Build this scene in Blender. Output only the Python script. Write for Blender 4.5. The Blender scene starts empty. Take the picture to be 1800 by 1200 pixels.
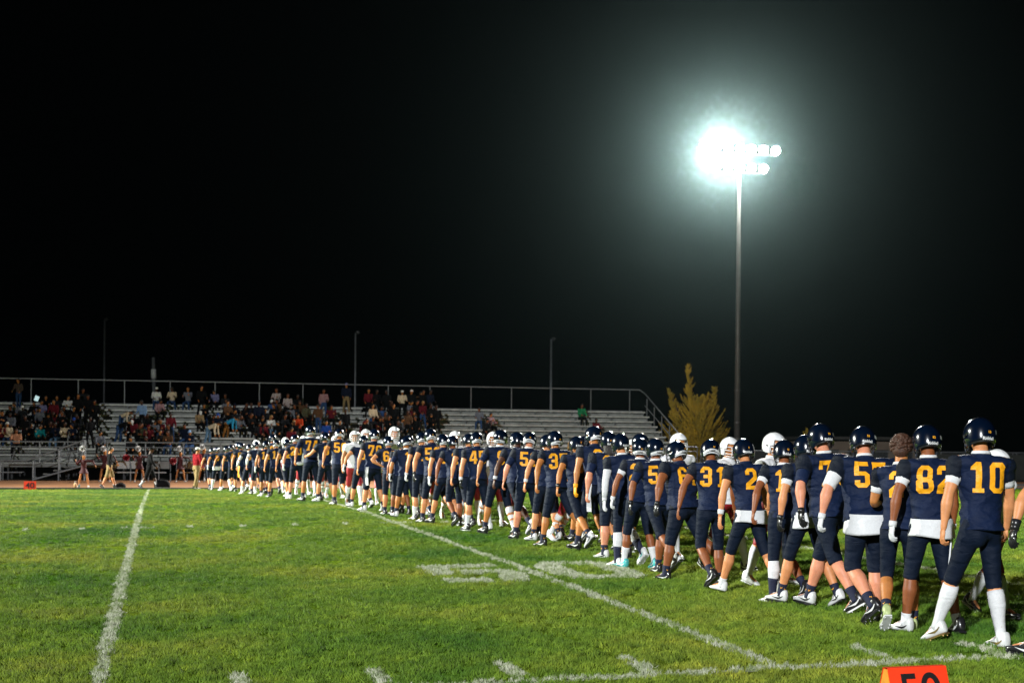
import bpy, bmesh, math, random
import numpy as np
from mathutils import Vector, Matrix, noise
from mathutils.bvhtree import BVHTree
R = math.radians
rnd = random.Random(7)
scene = bpy.context.scene
col = scene.collection

# ------------------------------------------------------------------ camera
HAZE_D, HAZE_G = .000052, .965
F = 2470.0                       # focal length in photo pixels (1800 wide)
PSI = math.atan(0.251)           # heading, clockwise from straight across the field
ROLL = R(0.46)
CAMZ = 1.5
HX, HY = 900.0, 783.0
cam_d = bpy.data.cameras.new('camera'); cam = bpy.data.objects.new('camera', cam_d); col.objects.link(cam)
cam_d.sensor_width = 36; cam_d.lens = F/1800*36; cam_d.shift_y = (HY-600)/1800
cam_d.clip_start = 0.1; cam_d.clip_end = 1200
CAMR = Matrix.Rotation(-PSI, 3, 'Z') @ Matrix.Rotation(R(90), 3, 'X') @ Matrix.Rotation(ROLL, 3, 'Z')
cam.matrix_world = Matrix.Translation((0, 0, CAMZ)) @ CAMR.to_4x4()
cam_d.dof.use_dof = True; cam_d.dof.focus_distance = 12.5; cam_d.dof.aperture_fstop = 4.0
scene.camera = cam

# ------------------------------------------------------------------ world, exposure
w = bpy.data.worlds.new('World'); scene.world = w; w.use_nodes = True
bg = w.node_tree.nodes['Background']
bg.inputs['Color'].default_value = (0.35, 0.45, 0.62, 1); bg.inputs['Strength'].default_value = 0.0006
scene.view_settings.view_transform = 'Standard'; scene.view_settings.look = 'None'
scene.view_settings.exposure = -0.25; scene.view_settings.gamma = 1.0
scene.render.engine = 'CYCLES'
cy = scene.cycles
cy.use_denoising = True; cy.max_bounces = 6; cy.diffuse_bounces = 2; cy.glossy_bounces = 2
cy.transmission_bounces = 2; cy.volume_bounces = 0; cy.transparent_max_bounces = 6
cy.sample_clamp_indirect = 4.0; cy.sample_clamp_direct = 0.0; cy.caustics_reflective = False; cy.caustics_refractive = False
try: cy.use_light_tree = True
except Exception: pass

# floodlights: (name, x, y, z, aim x, aim y, watts, cone deg, colour)
FLOODS = [
    ('visible', 32.8, 79.0, 19.2, -4.0, 38.0, 330000, 96, 1.0, (1.0, 0.96, 0.88)),
    ('left side', -58.0, 60.0, 25.0, -2.0, 42.0, 1250000, 50, 1.0, (0.97, 1.0, 0.88)),
    ('behind', -38.0, -45.0, 24.0, 7.0, 19.0, 400000, 56, 1.0, (0.95, 0.98, 1.0)),
]
for nm, x, y, z, ax, ay, wt, cone, bl, c in FLOODS:
    ld = bpy.data.lights.new('floodlight_beam', 'SPOT'); lo = bpy.data.objects.new('floodlight_beam', ld); col.objects.link(lo)
    lo.location = (x, y, z); lo.rotation_euler = (Vector((ax, ay, 0))-Vector((x, y, z))).to_track_quat('-Z', 'Y').to_euler()
    ld.energy = wt; ld.spot_size = R(cone); ld.spot_blend = bl; ld.shadow_soft_size = 0.9; ld.color = c

# ------------------------------------------------------------------ pixel -> place
def ray(px, py):
    return CAMR @ Vector(((px-HX)/F, (HY-py)/F, -1.0))
_v = [-30, -10, -2, 0, 3, 6, 12, 16.4, 20, 26, 33, 41, 48.77, 54, 70, 400]
_d = [1.72, 1.70, 1.62, 1.565, 1.53, 1.50, 1.475, 1.46, 1.445, 1.475, 1.56, 1.70, 1.87, 1.90, 1.90, 1.90]
_vv = np.linspace(-30, 120, 1501); _dd = np.interp(_vv, _v, _d)
_k = np.ones(31)/31; _dd = np.convolve(np.pad(_dd, 15, 'edge'), _k, 'valid')
Y0 = 9.0
def gz(X, Y):
    v = np.asarray(Y, float)-Y0; X = np.asarray(X, float)
    t = np.interp(v, [0, 20, 48, 60], [.016, .013, .003, 0.0])
    return CAMZ-np.interp(v, _vv, _dd)+t*8*np.tanh((X-2)/8)
def g(X, Y): return float(gz(X, Y))
def ground(px, py):
    d = ray(px, py); lo, hi = 3.0, 110.0; best = None; prev = None
    for Y in np.arange(4.0, 110.0, 0.02):
        t = Y/d.y; z = CAMZ+t*d.z; X = t*d.x
        if z <= g(X, Y): return Vector((X, Y, g(X, Y)))
    return Vector((X, Y, g(X, Y)))
def at(px, py, Y):
    d = ray(px, py); t = Y/d.y; return Vector((t*d.x, Y, CAMZ+t*d.z))
def depth(p): return (CAMR.transposed() @ (Vector(p)-Vector((0, 0, CAMZ)))).z*-1

# ------------------------------------------------------------------ tags and materials
def tag(o, label=None, cat=None, group=None, kind=None):
    if label: o['label'] = label
    if cat: o['category'] = cat
    if group: o['group'] = group
    if kind: o['kind'] = kind
    return o
def empty(name, loc, rz=0, s=1.0):
    o = bpy.data.objects.new(name, None); col.objects.link(o); o.location = loc; o.rotation_euler = (0, 0, rz); o.scale = (s, s, s)
    o.empty_display_size = 0.2
    return o
def srgb(h):
    c = [int(h[i:i+2], 16)/255 for i in (0, 2, 4)]
    return tuple((x/12.92 if x <= .04045 else ((x+.055)/1.055)**2.4) for x in c)
MATS = {}
def mat(name, c, rough=.6, var=.12, vscale=20., bump=0., bscale=60., metal=0., coat=0., spec=.5, stretch=None, sub=0., fold=0.):
    if name in MATS: return MATS[name]
    m = bpy.data.materials.new(name); m.use_nodes = True; MATS[name] = m
    nt = m.node_tree; N = nt.nodes; L = nt.links; b = N['Principled BSDF']
    if isinstance(c, str): c = srgb(c)
    b.inputs['Roughness'].default_value = rough; b.inputs['Metallic'].default_value = metal
    b.inputs['Specular IOR Level'].default_value = spec
    if coat: b.inputs['Coat Weight'].default_value = coat; b.inputs['Coat Roughness'].default_value = .06
    if sub: b.inputs['Subsurface Weight'].default_value = sub; b.inputs['Subsurface Scale'].default_value = .01; b.inputs['Subsurface Radius'].default_value = (1, .4, .2)
    tc = N.new('ShaderNodeTexCoord'); mp = N.new('ShaderNodeMapping'); L.new(tc.outputs['Object'], mp.inputs['Vector'])
    if stretch: mp.inputs['Scale'].default_value = stretch
    nz = N.new('ShaderNodeTexNoise'); nz.inputs['Scale'].default_value = vscale; nz.inputs['Detail'].default_value = 3
    L.new(mp.outputs['Vector'], nz.inputs['Vector'])
    r = N.new('ShaderNodeValToRGB'); L.new(nz.outputs['Fac'], r.inputs['Fac'])
    r.color_ramp.elements[0].position = .3; r.color_ramp.elements[1].position = .7
    r.color_ramp.elements[0].color = tuple(x*(1-var) for x in c)+(1,); r.color_ramp.elements[1].color = tuple(min(1, x*(1+var)) for x in c)+(1,)
    L.new(r.outputs['Color'], b.inputs['Base Color'])
    if bump:
        n2 = N.new('ShaderNodeTexNoise'); n2.inputs['Scale'].default_value = bscale; n2.inputs['Detail'].default_value = 4
        L.new(mp.outputs['Vector'], n2.inputs['Vector'])
        bp = N.new('ShaderNodeBump'); bp.inputs['Strength'].default_value = bump; bp.inputs['Distance'].default_value = .01
        L.new(n2.outputs['Fac'], bp.inputs['Height']); L.new(bp.outputs['Normal'], b.inputs['Normal'])
        if fold:
            m2 = N.new('ShaderNodeMapping'); L.new(tc.outputs['Object'], m2.inputs['Vector']); m2.inputs['Scale'].default_value = (1, 1, 1.9); m2.inputs['Rotation'].default_value = (.5, .4, 0)
            n3 = N.new('ShaderNodeTexNoise'); n3.inputs['Scale'].default_value = 7; n3.inputs['Detail'].default_value = 2.5; n3.inputs['Roughness'].default_value = .45; n3.inputs['Distortion'].default_value = .5
            L.new(m2.outputs['Vector'], n3.inputs['Vector']); b2 = N.new('ShaderNodeBump'); b2.inputs['Strength'].default_value = fold; b2.inputs['Distance'].default_value = .045
            L.new(n3.outputs['Fac'], b2.inputs['Height']); L.new(b2.outputs['Normal'], bp.inputs['Normal'])
    return m
def mesh_obj(name, verts, faces, m, parent=None, smooth=False, me=None):
    if me is None:
        me = bpy.data.meshes.new(name); me.from_pydata([tuple(v) for v in verts], [], faces); me.update()
        if smooth: me.shade_smooth()
    o = bpy.data.objects.new(name, me); col.objects.link(o)
    if m is not None:
        if len(me.materials) == 0: me.materials.append(m)
        elif me.materials[0] != m:
            o.material_slots[0].link = 'OBJECT'; o.material_slots[0].material = m
    if parent is not None: o.parent = parent
    return o

class PB:
    """collects primitives; build() makes one mesh"""
    def __init__(s): s.v = []; s.f = []
    def add(s, v, f):
        o = len(s.v); s.v += [tuple(x) for x in v]; s.f += [tuple(i+o for i in q) for q in f]; return s
    def box(s, c, d, M=None):
        c = Vector(c); h = [x/2 for x in d]
        v = [Vector((sx*h[0], sy*h[1], sz*h[2])) for sz in (-1, 1) for sy in (-1, 1) for sx in (-1, 1)]
        v = [(M @ x if M else x)+c for x in v]
        return s.add(v, [(0, 2, 3, 1), (4, 5, 7, 6), (0, 1, 5, 4), (2, 6, 7, 3), (0, 4, 6, 2), (1, 3, 7, 5)])
    def rings(s, rs, cap=True):
        n = len(rs[0]); v = [p for r in rs for p in r]; f = []
        for i in range(len(rs)-1):
            for j in range(n):
                k = (j+1) % n; f.append((i*n+j, i*n+k, (i+1)*n+k, (i+1)*n+j))
        if cap: f.append(tuple(range(n-1, -1, -1))); f.append(tuple((len(rs)-1)*n+j for j in range(n)))
        return s.add(v, f)
    def cone(s, A, B, ra, rb, n=12, round=True, e=1.0, side=None):
        """tapered capsule; e flattens across 'side'"""
        A = Vector(A); B = Vector(B); d = (B-A); L = d.length
        if L < 1e-6: return s
        d /= L; up = Vector(side) if side is not None else (Vector((1, 0, 0)) if abs(d.x) < .8 else Vector((0, 1, 0)))
        x = (up-d*up.dot(d)).normalized(); y = d.cross(x)
        def ring(c, r): return [c+(x*math.cos(t)*r*e+y*math.sin(t)*r) for t in [2*math.pi*k/n for k in range(n)]]
        rs = []
        if round: rs += [ring(A-d*ra*.95, ra*.25), ring(A-d*ra*.6, ra*.8)]
        rs += [ring(A, ra), ring(B, rb)]
        if round: rs += [ring(B+d*rb*.6, rb*.8), ring(B+d*rb*.95, rb*.25)]
        return s.rings(rs)
    def tube(s, pts, r, n=8):
        pts = [Vector(p) for p in pts]; rs = []
        for i, p in enumerate(pts):
            d = (pts[min(i+1, len(pts)-1)]-pts[max(i-1, 0)]).normalized()
            up = Vector((0, 0, 1)) if abs(d.z) < .9 else Vector((1, 0, 0))
            x = (up-d*up.dot(d)).normalized(); y = d.cross(x); rr = r[i] if isinstance(r, (list, tuple)) else r
            rs.append([p+x*math.cos(t)*rr+y*math.sin(t)*rr for t in [2*math.pi*k/n for k in range(n)]])
        return s.rings(rs)
    def ell(s, c, r, M=None, nu=14, nv=9):
        rs = []
        for i in range(nv+1):
            a = -math.pi/2+math.pi*(i if 0 < i < nv else (0.06 if i == 0 else nv-.06))/nv
            rs.append([Vector((math.cos(2*math.pi*k/nu)*math.cos(a)*r[0], math.sin(2*math.pi*k/nu)*math.cos(a)*r[1], math.sin(a)*r[2])) for k in range(nu)])
        c = Vector(c)
        rs = [[(M @ p if M else p)+c for p in q] for q in rs]
        return s.rings(rs)
    def loft(s, secs, M=None, n=20, p=1.0):
        """secs: (z, rx, ry, yoff[,xoff])"""
        rs = []
        for q in secs:
            z, rx, ry = q[:3]; yo = q[3] if len(q) > 3 else 0; xo = q[4] if len(q) > 4 else 0
            rs.append([Vector((xo+rx*math.copysign(abs(math.cos(t))**p, math.cos(t)), yo+ry*math.copysign(abs(math.sin(t))**p, math.sin(t)), z)) for t in [2*math.pi*k/n for k in range(n)]])
        if M: rs = [[M @ p_ for p_ in q] for q in rs]
        return s.rings(rs)
    def xf(s, M): s.v = [tuple(M @ Vector(p)) for p in s.v]; return s
    def build(s, name, m, parent=None, smooth=False): return mesh_obj(name, s.v, s.f, m, parent, smooth)
# ------------------------------------------------------------------ setting materials
def node_mat(name):
    m = bpy.data.materials.new(name); m.use_nodes = True; nt = m.node_tree
    return m, nt.nodes, nt.links, nt.nodes['Principled BSDF']
def ramp(N, L, src, stops):
    r = N.new('ShaderNodeValToRGB'); L.new(src, r.inputs['Fac']); e = r.color_ramp.elements
    while len(e) < len(stops): e.new(.5)
    for i, (p, c) in enumerate(stops): e[i].position = p; e[i].color = tuple(c)+(1,)
    return r.outputs['Color']
def tex(N, L, vec, sc, det=3, rough=.5):
    n = N.new('ShaderNodeTexNoise'); n.inputs['Scale'].default_value = sc; n.inputs['Detail'].default_value = det; n.inputs['Roughness'].default_value = rough
    L.new(vec, n.inputs['Vector']); return n.outputs['Fac']
def mix(N, L, fac, a, b, mode='MIX'):
    n = N.new('ShaderNodeMix'); n.data_type = 'RGBA'; n.blend_type = mode
    if isinstance(fac, float): n.inputs[0].default_value = fac
    else: L.new(fac, n.inputs[0])
    for k, q in ((6, a), (7, b)):
        if isinstance(q, tuple): n.inputs[k].default_value = q+(1,) if len(q) == 3 else q
        else: L.new(q, n.inputs[k])
    return n.outputs[2]
def turf_colour(N, L, blade=False):
    ge = N.new('ShaderNodeNewGeometry'); P = ge.outputs['Position']
    big = ramp(N, L, tex(N, L, P, .35, 4, .6), [(.33, (.052, .138, .012)), (.5, (.130, .215, .017)), (.68, (.23, .262, .030))])
    mid = ramp(N, L, tex(N, L, P, 3.1, 8, .75), [(.32, (.55, .62, .55)), (.55, (1, 1, 1)), (.75, (1.35, 1.2, 1.1))])
    c = mix(N, L, 1.0, big, mid, 'MULTIPLY')
    fine = ramp(N, L, tex(N, L, P, 38. if not blade else 22., 4, .7), [(.3, (.45, .5, .4)), (.5, (1, 1, 1)), (.72, (1.6, 1.5, 1.3))])
    c = mix(N, L, 1.0, c, fine, 'MULTIPLY')
    # worn, dry spots
    dry = ramp(N, L, tex(N, L, P, .9, 6, .7), [(.60, (0, 0, 0)), (.78, (1, 1, 1))])
    sep = N.new('ShaderNodeSeparateColor'); L.new(dry, sep.inputs[0])
    mm = N.new('ShaderNodeMath'); mm.operation = 'MULTIPLY'; L.new(sep.outputs[0], mm.inputs[0]); mm.inputs[1].default_value = .55
    c = mix(N, L, mm.outputs[0], c, (.19, .16, .045))
    return c, P
def make_turf():
    m, N, L, b = node_mat('turf')
    c, P = turf_colour(N, L); L.new(c, b.inputs['Base Color']); b.inputs['Roughness'].default_value = .9; b.inputs['Specular IOR Level'].default_value = 0.0
    mp = N.new('ShaderNodeMapping'); L.new(P, mp.inputs['Vector']); mp.inputs['Scale'].default_value = (1, .45, 1)
    h = tex(N, L, mp.outputs['Vector'], 30, 5, .75)
    bp = N.new('ShaderNodeBump'); bp.inputs['Strength'].default_value = 1.0; bp.inputs['Distance'].default_value = .06
    L.new(h, bp.inputs['Height']); L.new(bp.outputs['Normal'], b.inputs['Normal'])
    return m
def make_paint():
    m, N, L, b = node_mat('field_paint')
    c, P = turf_colour(N, L)
    f = ramp(N, L, tex(N, L, P, 30, 4, .8), [(.35, (0, 0, 0)), (.52, (1, 1, 1))])
    s = N.new('ShaderNodeSeparateColor'); L.new(f, s.inputs[0])
    mm = N.new('ShaderNodeMath'); mm.operation = 'MULTIPLY'; L.new(s.outputs[0], mm.inputs[0]); mm.inputs[1].default_value = .85
    L.new(mix(N, L, mm.outputs[0], c, (.36, .39, .29)), b.inputs['Base Color']); b.inputs['Roughness'].default_value = .9
    b.inputs['Specular IOR Level'].default_value = .1
    return m
def make_blade(name, painted):
    m, N, L, b = node_mat(name)
    oi = N.new('ShaderNodeObjectInfo')
    if painted:
        c = ramp(N, L, oi.outputs['Random'], [(0, (.20, .25, .11)), (1, (.52, .53, .42))])
    else:
        c, P = turf_colour(N, L, True)
        rr = ramp(N, L, oi.outputs['Random'], [(0, (.78, .82, .78)), (.6, (1.05, 1.05, 1)), (1, (1.45, 1.3, 1.15))])
        c = mix(N, L, 1.0, c, rr, 'MULTIPLY')
    L.new(c, b.inputs['Base Color']); b.inputs['Roughness'].default_value = .75; b.inputs['Specular IOR Level'].default_value = .25
    return m
TURF = make_turf(); PAINT = make_paint(); BLADE = make_blade('grass_blade', False); WBLADE = make_blade('painted_blade', True)
ALU = mat('aluminium', (.48, .49, .46), .5, .25, 3., metal=.2)
ALU2 = mat('darkened_aluminium', (.16, .165, .16), .5, .3, 1.5, metal=.3)  # darkened: shade in the gaps between seat rows is put into the colour
STEEL = mat('galvanised_steel', (.20, .21, .22), .5, .15, 4., metal=.5)
DARKSTEEL = mat('dark_steel', (.05, .05, .055), .6, .2, 4.)
WHITE = mat('white_cloth', (.60, .61, .60), .8, .06, 25., bump=.3)

# ------------------------------------------------------------------ ground
def grid_sheet(name, xs, ys, m, dz=0., zf=None, kind='structure'):
    zf = zf or (lambda X, Y: gz(X, Y)); XX, YY = np.meshgrid(xs, ys); ZZ = zf(XX, YY)+dz
    v = np.stack([XX.ravel(), YY.ravel(), ZZ.ravel()], 1); nx, ny = len(xs), len(ys)
    f = [(j*nx+i, j*nx+i+1, (j+1)*nx+i+1, (j+1)*nx+i) for j in range(ny-1) for i in range(nx-1)]
    o = mesh_obj(name, v.tolist(), f, m, None, True); tag(o, kind=kind); return o
FAR = 58.6   # edge of the grass
def edge(X): return FAR+0.0*X
xs = np.concatenate([[-120, -60, -35], np.arange(-22, 62, 1.0), [80, 110, 160]])
ys = np.concatenate([[-60, -35, -20, -10, 0], np.arange(3, FAR, .8), [FAR]])
grid_sheet('playing_field', xs, ys, TURF)
DIRT = mat('orange_track', (.19, .068, .009), .95, .25, 1.2, bump=.4, bscale=8)
CURBM = mat('kerb_concrete', (.05, .055, .05), .9, .3, 2.)
ASPH = mat('asphalt', (.06, .06, .065), .9, .25, 1.0)
SOIL = mat('dark_soil', (.020, .018, .014), .95, .3, .4)
XF = np.array([-150., -60, -30, 0, 30, 60, 100, 160])
grid_sheet('track', XF, np.array([59.0, 66, 73.0]), DIRT, .0)
grid_sheet('ground', np.array([-500., -150, 0, 150, 500]), np.array([73.0, 90, 120, 300, 700]), SOIL, .0)
kb = PB(); kb.box((0, FAR+.2, -.36), (320, .4, .09)); tag(kb.build('kerb', CURBM), kind='structure')
# asphalt lane of the track at the far right
grid_sheet('asphalt_lane', np.array([38., 60, 100, 160]), np.array([59.05, 64, 69.]), ASPH, .004)

# ------------------------------------------------------------------ painted lines (sheets 4 mm over the turf) and their outlines for the painted blades
PAINTED = []   # polygons in plan
def strip(name, pts, wd, wob=.010, seed=0, label=None):
    """a painted band along a plan polyline"""
    r2 = random.Random(seed); P = []
    for (x0, y0), (x1, y1) in zip(pts[:-1], pts[1:]):
        L_ = math.hypot(x1-x0, y1-y0); n = max(1, int(L_/.25))
        for k in range(n): P.append((x0+(x1-x0)*k/n, y0+(y1-y0)*k/n))
    P.append(pts[-1]); v = []; f = []
    for i, (x, y) in enumerate(P):
        a = P[max(0, i-1)]; c = P[min(len(P)-1, i+1)]; dx, dy = c[0]-a[0], c[1]-a[1]; l = math.hypot(dx, dy); nx, ny = -dy/l, dx/l
        w1 = wd/2+r2.uniform(-wob, wob); w2 = wd/2+r2.uniform(-wob, wob)
        for s_, ww in ((1, w1), (-1, w2)):
            X, Y = x+nx*s_*ww, y+ny*s_*ww; v.append((X, Y, g(X, Y)+.006))
    for i in range(len(P)-1): f.append((2*i, 2*i+1, 2*i+3, 2*i+2))
    o = mesh_obj(name, v, f, PAINT); tag(o, kind='structure')
    PAINTED.append([(q[0], q[1]) for q in v[0::2]]+[(q[0], q[1]) for q in v[1::2]][::-1])
    return o
X45, X50 = -.38, 4.19
strip('yard_line', [(X45, 6.5), (X45, FAR-.6)], .105, .012, 1)
strip('yard_line', [(X50, Y0), (X50, FAR-.6)], .10, .010, 2)
strip('yard_line', [(X50+4.572, Y0), (X50+4.572, FAR-.6)], .115, .01, 3)
def sly(X): return 9.0+.012*(X-4)
strip('sideline', [(-1.5, sly(-1.5)-.04), (4, sly(4)), (12, sly(12)), (30, 9.1)], .115, .02, 4)
for k in range(-3, 12):
    X = X45+k*.9144
    if k not in (0, 5, 10):
        strip('hash_mark', [(X, Y0+.15), (X, Y0+.72)], .10, .01, 10+k)
        if k > -4: strip('hash_mark', [(X-.05, 25.35), (X+.05, 25.35)], .40, .02, 30+k)
    else: strip('hash_mark', [(X-.30, 25.35), (X+.30, 25.35)], .13, .01, 50+k)
def digit_sheet(polys, x0, x1, y0, y1):
    bm = bmesh.new()
    for p in polys:
        vs = [bm.verts.new((x0+(x1-x0)*a, y0+(y1-y0)*b, 0)) for a, b in p]; bm.faces.new(vs)
        PAINTED.append([(x0+(x1-x0)*a, y0+(y1-y0)*b) for a, b in p])
    bmesh.ops.triangulate(bm, faces=bm.faces[:]); bmesh.ops.subdivide_edges(bm, edges=bm.edges[:], cuts=3, use_grid_fill=True)
    for v in bm.verts: v.co.z = g(v.co.x, v.co.y)+.006
    me = bpy.data.meshes.new('field_number'); bm.to_mesh(me); bm.free()
    o = mesh_obj('field_number', None, None, PAINT, me=me); tag(o, kind='structure')
FIVE = [[(0, 1), (0, .82), (.97, .82), (.97, 1)], [(0, .82), (0, .48), (.30, .48), (.30, .82)], [(.36, .66), (.36, .45), (.82, .45), (1.0, .62)][::-1],
        [(.82, .45), (1.0, .62), (1.07, .3), (.93, .0), (.60, 0), (.70, .18)][::-1], [(0, .20), (.0, .02), (.52, .0), (.52, .18)][::-1]]
ZERO = [[(0, .8), (.18, 1), (.5, 1), (.5, .86), (.3, .8)], [(0, .8), (.3, .8), (.3, .2), (0, .2)], [(0, .2), (.3, .2), (.5, .13), (.5, 0), (.18, 0)],
        [(.54, 1), (.85, 1), (1, .8), (.72, .8), (.54, .86)], [(1, .8), (1, .2), (.72, .2), (.72, .8)], [(1, .2), (.85, 0), (.54, 0), (.54, .13), (.72, .2)]]
digit_sheet(FIVE, 3.02, 3.98, 14.75, 16.75)
digit_sheet(ZERO, 4.38, 5.36, 14.75, 16.75)

# ------------------------------------------------------------------ grass tufts: one object, tufts set out on its points by a node group
def tuft_group(name, blades, rad, hgt, m):
    ng = bpy.data.node_groups.new(name, 'GeometryNodeTree'); N = ng.nodes; L = ng.links
    ng.interface.new_socket('Geometry', in_out='INPUT', socket_type='NodeSocketGeometry')
    ng.interface.new_socket('Geometry', in_out='OUTPUT', socket_type='NodeSocketGeometry')
    gi = N.new('NodeGroupInput'); go = N.new('NodeGroupOutput')
    pts = N.new('GeometryNodePoints'); pts.inputs['Count'].default_value = blades
    rv = N.new('FunctionNodeRandomValue'); rv.data_type = 'FLOAT_VECTOR'; rv.inputs[0].default_value = (-rad, -rad, 0); rv.inputs[1].default_value = (rad, rad, 0)
    L.new(rv.outputs[0], pts.inputs['Position'])
    cone = N.new('GeometryNodeMeshCone'); cone.inputs['Vertices'].default_value = 3; cone.inputs['Side Segments'].default_value = 1
    cone.inputs['Radius Top'].default_value = .0004; cone.inputs['Radius Bottom'].default_value = .0030; cone.inputs['Depth'].default_value = hgt
    ip = N.new('GeometryNodeInstanceOnPoints'); L.new(pts.outputs[0], ip.inputs['Points']); L.new(cone.outputs['Mesh'], ip.inputs['Instance'])
    r2 = N.new('FunctionNodeRandomValue'); r2.data_type = 'FLOAT_VECTOR'; r2.inputs[0].default_value = (-.75, -.75, 0); r2.inputs[1].default_value = (.75, .75, 6.2)
    L.new(r2.outputs[0], ip.inputs['Rotation'])
    r3 = N.new('FunctionNodeRandomValue'); r3.data_type = 'FLOAT_VECTOR'; r3.inputs[0].default_value = (.7, .7, .5); r3.inputs[1].default_value = (1.3, 1.3, 1.25)
    L.new(r3.outputs[0], ip.inputs['Scale'])
    rz = N.new('GeometryNodeRealizeInstances'); L.new(ip.outputs[0], rz.inputs[0])
    sm = N.new('GeometryNodeSetMaterial'); sm.inputs['Material'].default_value = m; L.new(rz.outputs[0], sm.inputs['Geometry'])
    ip2 = N.new('GeometryNodeInstanceOnPoints'); L.new(gi.outputs[0], ip2.inputs['Points']); L.new(sm.outputs[0], ip2.inputs['Instance'])
    r4 = N.new('FunctionNodeRandomValue'); r4.data_type = 'FLOAT_VECTOR'; r4.inputs[0].default_value = (-.15, -.15, 0); r4.inputs[1].default_value = (.15, .15, 6.28); r4.inputs['Seed'].default_value = 5
    L.new(r4.outputs[0], ip2.inputs['Rotation'])
    r5 = N.new('FunctionNodeRandomValue'); r5.data_type = 'FLOAT'; r5.inputs[2].default_value = .65; r5.inputs[3].default_value = 1.25; r5.inputs['Seed'].default_value = 9
    L.new(r5.outputs[1], ip2.inputs['Scale']); L.new(ip2.outputs[0], go.inputs[0])
    return ng
def pip(px, py, poly):
    c = np.zeros(len(px), bool); n = len(poly); j = n-1
    for i in range(n):
        xi, yi = poly[i]; xj, yj = poly[j]
        if abs(yj-yi) > 1e-9:
            k = ((yi > py) != (yj > py)) & (px < (xj-xi)*(py-yi)/(yj-yi)+xi); c ^= k
        j = i
    return c
rs = np.random.RandomState(3); GP = []
Yb = 6.6
while Yb < FAR-1.2:
    st = .5 if Yb < 12 else 1.0
    x0, x1 = -.36*.0-Yb*.125-1.0, Yb*.80+1.2
    if Yb > 20: x1 = Yb*.66+1
    if Yb > 34: x1 = min(x1, Yb*.45+6)
    dens = 260 if Yb < 11 else (200 if Yb < 15 else (120 if Yb < 20 else (70 if Yb < 30 else 45)))
    n = int((x1-x0)*st*dens); GP.append(np.stack([rs.uniform(x0, x1, n), rs.uniform(Yb, Yb+st, n)], 1)); Yb += st
GP = np.concatenate(GP)
wm = np.zeros(len(GP), bool)
for poly in PAINTED:
    pa = np.array(poly); bb = (GP[:, 0] > pa[:, 0].min()) & (GP[:, 0] < pa[:, 0].max()) & (GP[:, 1] > pa[:, 1].min()) & (GP[:, 1] < pa[:, 1].max())
    ix = np.where(bb)[0]
    if len(ix): wm[ix] |= pip(GP[ix, 0], GP[ix, 1], poly)
wm &= rs.uniform(0, 1, len(GP)) < .85
def tufts(name, P, ng, label):
    z = gz(P[:, 0], P[:, 1]); me = bpy.data.meshes.new(name); me.vertices.add(len(P))
    me.vertices.foreach_set('co', np.stack([P[:, 0], P[:, 1], z], 1).astype(np.float32).ravel()); me.update()
    o = bpy.data.objects.new(name, me); col.objects.link(o); md = o.modifiers.new('tufts', 'NODES'); md.node_group = ng
    tag(o, label, 'grass', kind='stuff')
tufts('grass', GP[~wm], tuft_group('grass_tufts', 26, .05, .040, BLADE), 'short green grass blades covering the near half of the playing field')
extra = []
for poly in PAINTED:
    pa = np.array(poly); lo, hi = pa.min(0), pa.max(0)
    if lo[1] > 30: continue
    hi = np.minimum(hi, [12, 30]); ar = (hi-lo).prod()
    if ar <= 0: continue
    n = int(ar*(620 if 14.5 < lo[1] and hi[1] < 17 else 360)); q = rs.uniform(lo, hi, (n, 2)); q = q[pip(q[:, 0], q[:, 1], poly)]; q = q[rs.uniform(0, 1, len(q)) < np.clip(1.25-q[:, 1]/40, .3, 1)]
    extra.append(q)
tufts('painted_grass', np.concatenate([GP[wm]]+extra), tuft_group('painted_tufts', 16, .03, .038, WBLADE), 'white painted grass blades of the yard lines and sideline')
# ------------------------------------------------------------------ bleachers
ALU3 = mat('riser_aluminium', (.27, .28, .26), .6, .3, 2., metal=.2)  # darker than the planks, row-gap shade painted in
GF = -.40                       # level of the ground beyond the far sideline
SY0, RUN, RISE, NR = 75.4, .74, .31, 10
SXL, SXR = -16.0, 29.2
DECK = .46
def row(i): return SY0+RUN*i, DECK+RISE*i          # footboard front edge Y, its height
AISLES = [(-4.6, 1.1), (12.2, 1.2)]                 # centre X, width
stand = empty('bleachers', (0, SY0, GF)); tag(stand, 'long aluminium bleacher stand with a raised front walkway behind the far sideline', 'bleachers')
def sp(pb, name, m, **k):
    for i, v in enumerate(pb.v): pb.v[i] = (v[0], v[1]-SY0, v[2]-GF)
    return pb.build(name, m, stand, **k)
p = PB(); p.box(((SXL+SXR)/2, SY0-.85, DECK-.03), (SXR-SXL, 1.7, .06)); sp(p, 'walkway_deck', ALU)
p = PB(); p.box(((SXL+SXR)/2, SY0-1.74, DECK-.11), (SXR-SXL, .06, .20)); sp(p, 'deck_fascia', ALU2)
segs = []
BRK = []
x = SXL
for c_, w_ in AISLES+[(SXR+5, 0)]:
    e = min(c_-w_/2, SXR); segs.append((x, e)); x = c_+w_/2
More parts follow.
